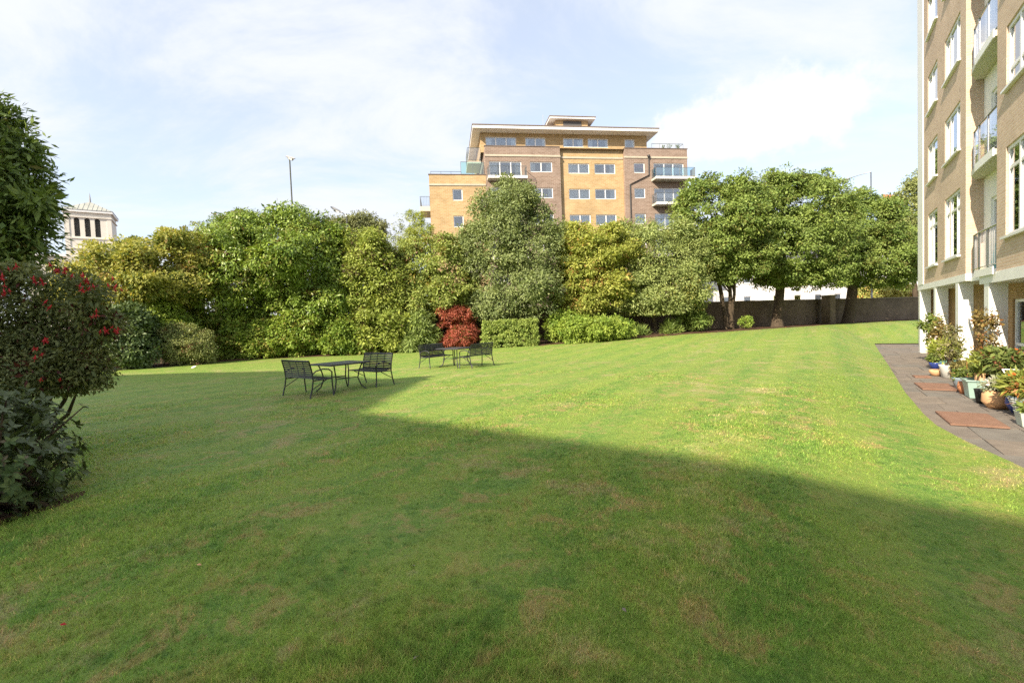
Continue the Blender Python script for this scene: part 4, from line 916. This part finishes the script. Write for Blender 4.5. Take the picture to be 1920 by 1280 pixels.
bush('shade_shrub', 'dark low shrub against the wall left of the twin trunks', 'shrub', 1293, 32.0, [ell(1293, 585, 32, 30, 34), ell(1310, 605, 31.6, 20, 18)], 21, 130, 56, .28, .15, .45, OAK, inner=.8)
bush('strap_plant', 'low strap leaved plant in the shaded bed', 'plant', 1258, 31.0, [ell(1258, 617, 31, 16, 12), ell(1200, 624, 30.6, 14, 9)], 22, 46, 40, .2, .34, .10, OAK, droop=-.5, inner=.2)
bush('bed_plant', 'small green plant in the soil by the twin trunks', 'plant', 1397, 32.4, [ell(1397, 603, 32.4, 14, 10)], 23, 30, 40, .14, .14, .35, FRESH, inner=.2)
# the clipped evergreen trees on the right
def oak(label, base, Y, lobes, seed, clumps, stems, pal=OAK):
    c = at(base, 600, Y); z = float(h(c[0], c[1])); t = thing('evergreen_oak', label, 'tree', (c[0], c[1], z), group='evergreen trees along the garden wall')
    _, P = foliage('crown', t, lobes, seed, clumps, 58, .46, .17, .5, pal, m='leaf', droop=.4, flat=.5, accents=[((.14, .15, .035), .10)], stray=.2, zmin=z + 2.2, shoots=8)
    rng = np.random.default_rng(seed); lc = np.array([l[:3] for l in lobes]).mean(0)
    for i, (dx, tx, tz_, r) in enumerate(stems):
        b0 = np.array([c[0] + dx, c[1], z]); tp = np.array([c[0] + tx, c[1], z + tz_]); tips = P[rng.choice(len(P), 14, replace=False)] * .85 + lc * .15
        limbs(rng, b0, tp, tips, r, r * .7, 'bark', t, wob=.05)
    return t
oak('twin trunked evergreen tree at the left of the clipped row', 1365, 33.2, [ell(1345, 430, 33.2, 88, 92), ell(1330, 400, 33.4, 62, 56), ell(1390, 420, 33.6, 60, 76), ell(1310, 470, 33, 50, 60), ell(1370, 490, 33, 74, 40)], 31, 960, [(-.1, -.75, 5.2, .17), (.25, .1, 5.0, .15), (.32, .55, 5.0, .12)])
oak('largest evergreen tree with one thick trunk in the middle of the clipped row', 1457, 35, [ell(1490, 430, 35, 110, 98), ell(1470, 370, 35.2, 70, 44), ell(1540, 400, 35.4, 62, 66), ell(1430, 450, 34.6, 60, 66), ell(1530, 490, 34.8, 70, 52), ell(1465, 510, 34.6, 60, 30)], 32, 1060, [(0, .35, 5.6, .36)])
oak('smooth domed evergreen tree beside the tan flats', 1590, 38.6, [ell(1632, 455, 38.6, 78, 86), ell(1612, 410, 38.8, 54, 46), ell(1690, 490, 39, 48, 48), ell(1590, 480, 38.4, 52, 56), ell(1650, 500, 38.4, 80, 42)], 33, 900, [(0, .9, 6.0, .42)])
bush('back_tree', 'tall narrow tree rising behind the domed tree, touching the tan flats', 'tree', 1712, 47, [ell(1712, 400, 47, 34, 62), ell(1735, 380, 47, 40, 70), ell(1690, 430, 47, 34, 50)], 34, 330, 44, .5, .22, .45, OLIVE, trunk=.25)
bush('street_tree', 'small pale tree beyond the wall under the domed tree', 'tree', 1655, 56, [ell(1655, 545, 56, 36, 16), ell(1690, 548, 56, 26, 14), ell(1625, 550, 56, 18, 12)], 35, 150, 36, .5, .26, .45, ((.10, .12, .04), (.22, .21, .07)), trunk=.1, accents=[((.4, .2, .08), .08)])
# fallen leaves and low growth on the bed
rng = np.random.default_rng(90); n = 2600
ii = rng.integers(5, NI - 1, n); q = eb[ii] + (rng.random((n, 1)) ** 1.5) * np.stack([rng.normal(0, .3, n), rng.uniform(.1, 3.8, n)], -1)
lr = thing('fallen_leaves', 'brown fallen leaves scattered over the soil bed under the trees', 'leaves', (10, 31, .3)); lr['kind'] = 'stuff'
pos = np.column_stack([q, h(q[:, 0], q[:, 1]) + .02]); ax = unit(np.column_stack([rng.normal(size=(n, 2)), rng.normal(0, .25, n)])); nr = unit(np.column_stack([rng.normal(0, .4, (n, 2)), np.ones(n)]))
cl_ = np.array([.13, .065, .03]) * rng.uniform(.5, 1.8, (n, 1)); ln = rng.uniform(.07, .16, n)
leaf_mesh('leaf_litter', pos, ax, nr, ln, ln * .35, cl_, 'leaf', lr, kind='stuff')

# ================================================================== plants close by on the left
# tall tree with long leaves
c = at(20, 700, 7.6); z = 0
bush('bay_tree', 'tall dark leafed tree at the left edge of the picture', 'tree', -90, 7.6, [ell(-90, 345, 7.6, 145, 140), ell(-10, 405, 7.4, 70, 88), ell(-45, 240, 7.8, 52, 62), ell(26, 420, 7.4, 42, 46), ell(0, 312, 7.7, 48, 52), ell(62, 385, 7.3, 24, 13), ell(10, 470, 7.3, 64, 44)], 41, 420, 52, .25, .115, .34, ((.026, .045, .013), (.072, .098, .026)), trunk=.12, m='leaf', droop=.35, stray=.3, accents=[((.13, .13, .03), .04)], zmin=2.0, spread=.45, lumps=2)
# fuchsia: fine foliage, arching stems and hanging red flowers
rng = np.random.default_rng(420); spray = []
for px_, py_ in ((185, 560), (195, 600), (190, 655), (180, 690), (175, 715), (140, 725), (110, 738), (70, 745), (150, 545), (90, 535), (40, 530), (205, 620), (150, 700), (30, 740)):
    for q_ in range(3): spray.append(ell(px_ - q_ * 16 + rng.normal() * 3, py_ - q_ * 12 + rng.normal() * 3, 6.2 + rng.normal() * .1, 15, 8, .12))
fu = bush('fuchsia_bush', 'large fuchsia bush hung with red flowers at the left edge', 'shrub', -20, 6.4, [ell(15, 615, 6.4, 88, 80), ell(95, 612, 6.5, 62, 56), ell(55, 668, 6.3, 86, 46), ell(-60, 625, 6.3, 90, 100), ell(140, 635, 6.5, 36, 36), ell(70, 700, 6.2, 84, 30), ell(-10, 700, 6.2, 90, 40), ell(165, 705, 6.3, 34, 12), ell(95, 722, 6.2, 60, 20)] + spray, 42, 560, 50, .17, .05, .42, ((.030, .040, .016), (.075, .082, .032)), lumps=2, ntips=14, droop=.5, inner=.95, stray=.5, accents=[((.10, .03, .025), .06)], zmin=.95, bark='bark')
rng = np.random.default_rng(43)
FB_ = MB(); FB_.lathe((0, 0, 0), [(.004, 0), (.006, -.02), (.011, -.03), (.010, -.045)], 6)
for k_ in range(4):
    a = k_ * math.pi / 2; d = np.array([math.cos(a), math.sin(a)]); s_ = np.array([-d[1], d[0]]) * .008
    FB_.quad([(*(d * .006 - s_ * .5), -.03), (*(d * .024 - s_), -.042), (*(d * .04), -.036), (*(d * .024 + s_), -.040), (*(d * .006 + s_ * .5), -.03)])
FB_.tube([(0, 0, -.04), (.002, 0, -.075)], .0025, 4); fm = FB_.mesh('flower'); fm.materials.append(MATS['petal_red'])
cams = [(at(px, py, Yq - .16)) for px, py, Yq in ((12, 545, 5.75), (15, 520, 5.8), (62, 524, 5.85), (70, 528, 5.85), (150, 525, 6.0), (160, 520, 6.05), (165, 530, 6.0), (210, 535, 6.1), (215, 540, 6.1), (85, 565, 5.8), (185, 585, 6.0), (180, 592, 6.0), (195, 615, 6.05), (190, 620, 6.05), (215, 615, 6.15), (85, 630, 5.75), (10, 505, 5.9), (25, 500, 5.9), (120, 505, 6.0), (105, 500, 6.0), (75, 660, 5.8), (100, 705, 5.9))]
fl_loc = root_loc(fu); nfl = 0
for cpt in cams:
    for q_ in range(rng.integers(2, 5)):
        o = bpy.data.objects.new('flower', fm); COL.objects.link(o); o.parent = fu; nfl += 1
        o.location = tuple(cpt + rng.normal(size=3) * np.array([.04, .05, .035]) - fl_loc); o.rotation_euler = tuple(rng.normal(size=3) * .4); s_ = rng.uniform(.8, 1.25); o.scale = (s_, s_, s_)
# rhododendron: large leaves in whorls; the ones that show largest are single leaves
rh = thing('rhododendron', 'dark rhododendron bush with long leathery leaves low at the left edge', 'shrub', (-4.75, 4.3, 0))
def long_leaf(m_):
    mb = MB(); xs = [0, .15, .4, .7, 1]; ws = [.02, .12, .17, .12, 0]; zz = [0, .02, .02, -.02, -.1]
    for s in (-1, 1):
        for i in range(4):
            a, b = (xs[i], 0, zz[i] - .03), (xs[i + 1], 0, zz[i + 1] - .03 * (i < 3)); c_, d = (xs[i + 1], s * ws[i + 1], zz[i + 1] + .02), (xs[i], s * ws[i], zz[i] + .02)
            mb.quad([a, b, c_, d] if s < 0 else [a, d, c_, b])
    me = mb.mesh('leaf'); me.materials.append(m_); me.polygons.foreach_set('use_smooth', [True] * len(me.polygons)); return me
ml = [mat('rhododendron_leaf', (.062, .100, .034), .55, .14, var=.25, vscale=3), mat('rhododendron_leaf_pale', (.11, .155, .055), .55, .14, var=.25, vscale=3), mat('rhododendron_leaf_bud', (.10, .085, .045), .5, .3, var=.25, vscale=3)]
lms = [long_leaf(m_) for m_ in ml]
rng = np.random.default_rng(44)
lob = [(-5.12, 4.3, .40, .82, .95, .66), (-4.9, 4.0, .28, .55, .65, .42), (-5.5, 4.6, .6, .9, .9, .62)]
Pq, Dq = sample_clumps(rng, lob, 330, lo=.8, back=.5, stray=.2, zmin=.08)
order = np.argsort(np.linalg.norm(Pq - EYE, axis=1)); Pq, Dq = Pq[order], Dq[order]
rl_ = root_loc(rh); singles = 0; allp = ([], [], [], [])
for k_, (p, d) in enumerate(zip(Pq, Dq)):
    ax0 = unit(d + np.array([0, 0, .55])); a1 = unit(np.cross(ax0, [.3, .2, 1.])); a2 = np.cross(ax0, a1); nl = rng.integers(6, 9)
    for j in range(nl):
        an = 2 * math.pi * j / nl + rng.uniform(-.3, .3); axis = unit((a1 * math.cos(an) + a2 * math.sin(an)) + ax0 * rng.uniform(-.05, .6) + np.array([0, 0, -.12])); nrm = unit(ax0 + rng.normal(size=3) * .15); L_ = rng.uniform(.06, .105)
        if singles < 290 and p[0] / max(p[1], .1) > -1.35 and d @ unit(EYE - p) > -.1:
            X = Vector(axis); Yv = Vector(np.cross(nrm, axis)).normalized(); Zv = X.cross(Yv)
            o = bpy.data.objects.new('leaf', lms[rng.choice(3, p=[.6, .33, .07])]); COL.objects.link(o); o.parent = rh; singles += 1
            mw = Matrix((X * L_, Yv * L_ * 1.5, Zv * L_)).transposed().to_4x4(); mw.translation = Vector(p - rl_); o.matrix_local = mw
        else:
            allp[0].append(p); allp[1].append(axis); allp[2].append(nrm); allp[3].append(L_)
Pi, Di = sample_clumps(rng, lob, 900, lo=.3, hi=.8, back=.8, stray=0, zmin=.05)
pos = np.vstack([np.array(allp[0]), np.repeat(Pi, 4, 0) + rng.normal(size=(3600, 3)) * .06]); ax = np.vstack([np.array(allp[1]), unit(rng.normal(size=(3600, 3)) + np.repeat(Di, 4, 0))]); nr = np.vstack([np.array(allp[2]), unit(rng.normal(size=(3600, 3)) * .5 + np.array([0, 0, 1]))])
ln = np.concatenate([np.array(allp[3]), rng.uniform(.08, .13, 3600)]); t_ = rng.random((len(ln), 1)); col = np.array([.055, .085, .032]) * (1 - t_) + np.array([.10, .135, .05]) * t_
leaf_mesh('foliage', pos, ax, nr, ln, ln * .24, col, 'leaf_gloss', rh, kind='stuff')
mb = MB()
for p in Pq[::9]: mb.tube([(-4.75 + rng.normal() * .15, 4.3 + rng.normal() * .15, -.02), tuple((p + np.array([-4.75, 4.3, .1])) / 2 + rng.normal(size=3) * .06), tuple(p)], [.022, .014, .006], 5, cap=False)
mb.build('stem', 'bark', rh, smooth=True)
# soil under it
sp_ = MB(); pts = [(-5.15 + .8 * math.cos(a) * (1 + .08 * math.sin(5 * a)), 4.3 + .95 * math.sin(a) * (1 + .08 * math.cos(4 * a))) for a in np.linspace(0, 2 * math.pi, 40, endpoint=False)]
sp_.quad([(x, y, .032) for x, y in pts]); tag(sp_.build('flower_bed', 'soil'), kind='structure')

# ================================================================== pots along the path
def pot(name, label, u, w, prof, m, plant=None, sq=False, n=22, z=-.3, rib=False, grp='potted plants along the path'):
    p = RF.p(u, w, z); t = thing(name, label, 'potted plant' if plant else 'pot', p, group=grp)
    rr = prof[-1][0]; hh_ = prof[-1][1]
    pf = list(prof) + [(rr * .88, hh_), (rr * .86, hh_ * .88)]
    MB().lathe(p, pf, n, sq, a0=ang).build('pot', m, t, smooth=not sq, bevel=.006 if sq else 0)
    if rib:
        for zz_ in np.linspace(.06, hh_ * .85, 7):
            r_ = np.interp(zz_, [q[1] for q in prof], [q[0] for q in prof]); MB().lathe((p[0], p[1], p[2] + zz_), [(r_, 0), (r_ + .012, .008), (r_ + .012, .016), (r_, .024)], n).build('rib', 'glaze_white', t, smooth=True)
    MB().lathe((p[0], p[1], p[2] + hh_ * .85), [(rr * .83, 0), (rr * .4, .02)], 14, sq, a0=ang).build('soil', 'soil', t)
    if plant: plant(t, p, hh_, rr)
    return t
def fol(lobes, seed, clumps, per, cr, leaf, wid, pal, **kw):
    def f(t, p, H, r):
        L_ = [(p[0] + a * .85, p[1] + b * .85, p[2] + H + c_ * .84, d * .84, e_ * .84, g * .82) for a, b, c_, d, e_, g in lobes]
        _, P_ = foliage('foliage', t, L_, seed, clumps, per, cr, leaf, wid, pal, zmin=p[2] + H * .8, back=.7, inner=.5, **kw)
        mb = MB(); rg = np.random.default_rng(seed)
        for q_ in P_[rg.choice(len(P_), min(10, len(P_)), replace=False)]: mb.tube([(p[0] + rg.normal() * r * .2, p[1] + rg.normal() * r * .2, p[2] + H * .8), (p + q_) / 2 + np.array([0, 0, H * .5]) + rg.normal(size=3) * .03, q_], [.012, .009, .004], 5, cap=False)
        mb.build('stem', 'bark', t)
    return f
def flowers(base, n, m, rad, zlo, zhi, seed):
    def f(t, p, H, r):
        base(t, p, H, r); rg = np.random.default_rng(seed)
        mb = MB()
        for k_ in range(5):
            a = k_ * 1.2566; mb.quad([(0, 0, 0), (.022 * math.cos(a - .5), .022 * math.sin(a - .5), .008), (.034 * math.cos(a), .034 * math.sin(a), .01), (.022 * math.cos(a + .5), .022 * math.sin(a + .5), .008)])
        me_ = mb.mesh('flower'); me_.materials.append(MATS[m])
        for _ in range(n):
            o = bpy.data.objects.new('flower', me_); COL.objects.link(o); o.parent = t
            a = rg.uniform(0, 6.28); q_ = rad * rg.random() ** .5; o.location = (q_ * math.cos(a), q_ * math.sin(a), H + rg.uniform(zlo, zhi)); o.rotation_euler = tuple(rg.normal(size=3) * .7)
    return f
def yucca(seed, n, L0):
    def f(t, p, H, r):
        rg = np.random.default_rng(seed); b = np.array([p[0], p[1], p[2] + H * .9])
        MB().tube([b - np.array([0, 0, .05]), b + np.array([.0, .0, .16])], [.07, .09], 8).build('trunk', 'terracotta_pale', t)
        for i in range(n):
            az = rg.uniform(0, 6.28); up_ = rg.uniform(.25, 1.6); d = unit(np.array([math.cos(az), math.sin(az), up_])); L_ = L0 * rg.uniform(.7, 1.15); s_ = unit(np.cross(d, [0, 0, 1.])); mb = MB()
            q0 = b + np.array([0, 0, .12]); pts = [q0 + d * L_ * x + np.array([0, 0, -.35 * L_ * x ** 2.2]) for x in (0, .35, .7, 1)]; ws = [.018, .022, .015, .001]
            for j in range(3): mb.quad([pts[j] - s_ * ws[j], pts[j + 1] - s_ * ws[j + 1], pts[j + 1] + s_ * ws[j + 1], pts[j] + s_ * ws[j]])
            mb.build('leaf', 'yucca_leaf', t)
    return f
mat('yucca_leaf', (.13, .17, .035), .5, .3, var=.3, vscale=5)
AUT = ((.04, .034, .013), (.095, .068, .024)); PG = ((.032, .048, .012), (.08, .098, .024)); RUST = ((.045, .024, .013), (.10, .05, .024))
pot('potted_plant', 'tall terracotta pot with a pale green climber by the farthest pillar', 4.9, -.25, [(.15, 0), (.2, .28), (.21, .34)], 'terracotta_pale', fol([(0, 0, .7, .22, .22, .6), (-.15, .1, 1.15, .25, .25, .3)], 51, 46, 26, .15, .1, .5, PG))
pot('potted_plant', 'brown twiggy climber in a terracotta pot before the second pillar', 5.7, -.3, [(.14, 0), (.19, .25), (.2, .3)], 'terracotta', fol([(0, 0, .8, .18, .2, .8), (.2, .1, 1.1, .14, .14, .7)], 52, 60, 16, .14, .075, .45, AUT, stray=.3))
pot('potted_plant', 'teal trough with yellow green spiky foliage', 7.0, -.38, [(.2, 0), (.23, .24), (.25, .27)], 'glaze_teal', fol([(0, 0, .3, .3, .3, .38)], 53, 40, 34, .14, .16, .16, ((.06, .08, .014), (.13, .14, .028)), droop=-.3), sq=True)
pot('potted_plant', 'small blue pot on the path edge beside the teal trough', 7.15, -.62, [(.1, 0), (.15, .16), (.16, .2)], 'glaze_blue', fol([(0, 0, .12, .16, .16, .16)], 54, 20, 22, .08, .07, .5, PG))
pot('potted_plant', 'small round orange pot with bare soil in front of the white pot', 9.1, -.92, [(.09, 0), (.15, .12), (.14, .17)], 'terracotta_pale')
pot('potted_plant', 'tall white pot with twiggy pink flowered plant by the third pillar', 9.45, -.72, [(.14, 0), (.19, .3), (.21, .34)], 'glaze_white', flowers(fol([(0, 0, .5, .28, .28, .5), (.05, -.1, .9, .2, .2, .4)], 55, 46, 18, .13, .06, .5, ((.04, .045, .02), (.09, .08, .04)), stray=.35), 14, 'petal_white', .28, .2, 1.1, 5))
pot('potted_plant', 'wide terracotta bowl with low leaves beside the white pot', 9.72, -.5, [(.16, 0), (.24, .14), (.25, .18)], 'terracotta', fol([(0, 0, .14, .26, .26, .18)], 56, 30, 26, .1, .08, .5, ((.04, .035, .015), (.09, .08, .03))))
pot('potted_plant', 'tall orange leaved climber in a dark pot between the third and fourth pillars', 10.1, -.12, [(.15, 0), (.2, .28), (.21, .32)], 'plastic_black', fol([(0, 0, .7, .16, .16, .7), (.0, 0, 1.3, .16, .16, .5), (.05, .05, .3, .28, .25, .3)], 57, 80, 18, .14, .075, .5, AUT, stray=.3, accents=[((.32, .15, .05), .15)]))
pot('potted_plant', 'small pale blue tapered pot left of the pale green square planter', 11.85, -.93, [(.1, 0), (.15, .24), (.17, .28)], 'glaze_bluegrey', fol([(0, 0, .08, .14, .14, .12)], 58, 16, 20, .07, .07, .5, PG))
pot('potted_plant', 'large pale green square planter holding a spiky yucca', 13.0, -.86, [(.19, 0), (.23, .33), (.26, .35), (.26, .38)], 'glaze_green', yucca(59, 70, .52), sq=True)
pot('potted_plant', 'round orange terracotta pot behind the pale green square planter', 12.5, -.98, [(.09, 0), (.14, .14), (.12, .26)], 'terracotta')
pot('potted_plant', 'cream olive glazed ball pot with a dark leafed bush', 12.4, -.35, [(.13, 0), (.23, .16), (.2, .34), (.17, .38)], 'glaze_olive', flowers(fol([(0, 0, .36, .34, .34, .27), (.12, .12, .28, .25, .25, .2), (-.2, -.1, .26, .22, .22, .2)], 60, 80, 30, .13, .085, .5, ((.025, .038, .012), (.075, .088, .026)), accents=[((.2, .09, .05), .1)]), 18, 'petal_orange', .4, .1, .6, 6))
pot('potted_plant', 'yellow green leafy bush in a black pot behind the yucca', 11.5, -.45, [(.14, 0), (.2, .26), (.21, .3)], 'plastic_black', fol([(0, 0, .28, .24, .24, .28), (.1, .1, .45, .18, .18, .22)], 61, 50, 28, .13, .1, .4, ((.045, .06, .012), (.11, .115, .028)), accents=[((.4, .2, .06), .08)]))
pot('potted_plant', 'small black pot right of the pale green square planter', 13.75, -.98, [(.09, 0), (.12, .24), (.13, .27)], 'plastic_black')
pot('potted_plant', 'peach coloured round pot with white flowers on the path edge', 14.3, -.9, [(.13, 0), (.22, .12), (.21, .26), (.17, .33)], 'terracotta_pale', flowers(fol([(0, 0, .1, .2, .2, .14)], 62, 34, 24, .08, .06, .5, ((.06, .07, .04), (.15, .15, .12))), 26, 'petal_white', .2, .05, .22, 7))
pot('potted_plant', 'deep blue glazed pot tucked beside the ribbed bowl', 14.75, -.72, [(.1, 0), (.19, .16), (.18, .32)], 'glaze_blue', fol([(0, 0, .15, .18, .18, .2)], 63, 26, 26, .09, .08, .5, PG))
pot('potted_plant', 'blue grey ribbed bowl of orange flowered foliage at the right edge', 15.2, -.62, [(.17, 0), (.3, .16), (.36, .33), (.36, .36)], 'glaze_bluegrey', flowers(fol([(0, 0, .12, .34, .34, .2), (-.1, .1, .2, .25, .25, .15)], 64, 70, 30, .12, .14, .2, ((.045, .06, .014), (.12, .125, .03)), droop=0, accents=[((.35, .16, .05), .06)]), 30, 'petal_orange', .4, .1, .42, 8), rib=True)
pot('potted_plant', 'rust red leaved shrub in a black pot against the ground floor wall', 13.6, -.05, [(.15, 0), (.2, .28), (.21, .32)], 'plastic_black', flowers(fol([(0, 0, .24, .28, .28, .26), (.1, 0, .42, .2, .2, .18)], 65, 60, 24, .13, .09, .5, RUST, accents=[((.08, .1, .03), .25)]), 16, 'petal_orange', .35, .1, .7, 9))
pot('planter', 'pale green long plastic trough at the right edge of the picture', 15.95, -.9, [(.13, 0), (.16, .2), (.17, .22)], 'plastic_pale', fol([(0, 0, .08, .15, .15, .1)], 66, 18, 22, .07, .07, .5, PG), sq=True)
# bent white tube frame and grey bin among the pots
t = thing('tube_trolley', 'bent white metal tube frame standing among the pots', 'trolley', RF.p(13.6, -.5, -.3)); 
for dw in (0, .22): MB().tube([RF.p(13.1, -.55 + dw, .3), RF.p(13.25, -.55 + dw, .24), RF.p(13.5, -.55 + dw, .05), RF.p(13.75, -.55 + dw, -.02), RF.p(13.95, -.55 + dw, -.28)], .012, 6).build('tube', 'frame_white', t, smooth=True)
MB().tube([RF.p(13.1, -.55, .3), RF.p(13.1, -.33, .3)], .012, 6).build('handle', 'frame_white', t); MB().tube([RF.p(13.75, -.55, -.02), RF.p(13.75, -.33, -.02)], .012, 6).build('cross_bar', 'frame_white', t)
p = RF.p(14.6, .15, -.3); t = thing('grey_bin', 'small grey bin with a domed lid beside the ground floor wall', 'bin', p)
MB().lathe(p, [(.13, 0), (.16, .4)], 16).build('bin_body', 'plastic_black', t, smooth=True); MB().lathe((p[0], p[1], p[2] + .4), [(.175, 0), (.17, .06), (.1, .13), (.02, .15)], 16).build('lid', 'bin_grey', t, smooth=True)

# ================================================================== grass
rng = np.random.default_rng(5)
def blades(n, d0, d1, pw):
    d = (d0 ** (1 - pw) + rng.random(n) * (d1 ** (1 - pw) - d0 ** (1 - pw))) ** (1 / (1 - pw)); a = rng.uniform(-.93, .93, n)
    x, y = d * np.sin(a), d * np.cos(a); k = in_poly(x, y, LAWN_POLY) & (np.hypot((x + 5.15) / .68, (y - 4.3) / .8) > 1); return x[k], y[k], d[k]
x, y, d = blades(520000, 1.5, 15, 1.45)
n = len(x); zz = h(x, y) + .028
tuft = np.clip(np.sin(x * 23 + 3 * np.sin(y * 11.1)) * np.sin(y * 27 + 3 * np.sin(x * 9.7)) - .2, 0, 1) * (np.sin(x * .9 + .4) * np.sin(y * 1.3 + .7) > -.2)
clump = .6 + .9 * tuft + .5 * np.sin(x * 2.1 + 1.3 * np.sin(y * 1.7)) * np.sin(y * 2.6 + np.sin(x * 1.1)) + rng.normal(0, .25, n)
hgt = np.clip(.016 + .014 * clump, .009, .05) * rng.uniform(.6, 1.4, n) * np.clip(1.25 - .05 * d, .55, 1); wd = np.maximum(.0021, .00075 * d) * rng.uniform(.7, 1.3, n)
a = rng.uniform(0, 2 * math.pi, n); lean = rng.uniform(.2, 1.3, n)
V = np.empty((n, 3, 3)); sx, sy = np.cos(a) * wd, np.sin(a) * wd
V[:, 0] = np.column_stack([x - sx, y - sy, zz]); V[:, 1] = np.column_stack([x + sx, y + sy, zz]); a2 = a + rng.uniform(.6, 2.5, n)
V[:, 2] = np.column_stack([x + np.cos(a2) * hgt * lean, y + np.sin(a2) * hgt * lean, zz + hgt])
me = bpy.data.meshes.new('grass'); me.vertices.add(n * 3); me.vertices.foreach_set('co', V.astype(np.float32).ravel()); me.loops.add(n * 3); me.loops.foreach_set('vertex_index', np.arange(n * 3, dtype=np.int32))
me.polygons.add(n); me.polygons.foreach_set('loop_start', np.arange(0, n * 3, 3, dtype=np.int32)); me.polygons.foreach_set('loop_total', np.full(n, 3, np.int32))
at_ = me.attributes.new('Col', 'FLOAT_COLOR', 'POINT'); v_ = rng.uniform(.95, 2.2, n) * (1 - .4 * tuft); dry = rng.random(n) < .1
cc = np.column_stack([v_, v_, v_]); cc[dry] = np.column_stack([v_[dry] * 1.7, v_[dry] * 1.15, v_[dry] * 1.8]); C4 = np.ones((n, 3, 4), np.float32); C4[:, :, :3] = cc[:, None]; at_.data.foreach_set('color', C4.ravel())
me.update(); me.materials.append(MATS['grass_blade'])
go = bpy.data.objects.new('grass', me); COL.objects.link(go); tag(go, 'short mown grass blades of the lawn', 'grass', kind='stuff')
# fallen leaves and petals on the lawn near the viewer
lm = MB().quad([(-.02, 0, 0), (0, -.012, .006), (.025, 0, .002), (0, .012, .006)]).mesh('fallen_leaf')
for i, (px, py, c_, lb) in enumerate([(373, 1058, 0, 'tan fallen leaf on the shaded lawn at lower left of centre'), (1205, 755, 0, 'tan fallen leaf on the sunny middle of the lawn'),
        (775, 1060, 1, 'pale fallen petal on shaded grass left of centre'), (780, 1232, 1, 'pale fallen petal at the bottom edge left of centre'), (1170, 1142, 1, 'pale fallen petal on shaded grass right of centre'),
        (118, 1170, 2, 'fallen red fuchsia flower on the grass at lower left'), (1605, 943, 1, 'pale fallen petal just inside the shadow edge at right')]):
    dr = ray(px, py); g_ = EYE + dr * ((.05 - 1.6) / dr[2]); me_ = lm.copy(); me_.materials.append(MATS[['terracotta_pale', 'stone_cap', 'petal_red'][c_]])
    o = bpy.data.objects.new('fallen_leaf', me_); COL.objects.link(o); o.location = tuple(g_); o.rotation_euler = (.3, .2, i * 1.3); o.scale = (.8, .8, .8)
    tag(o, lb, 'leaf', 'fallen leaves and petals on the lawn')
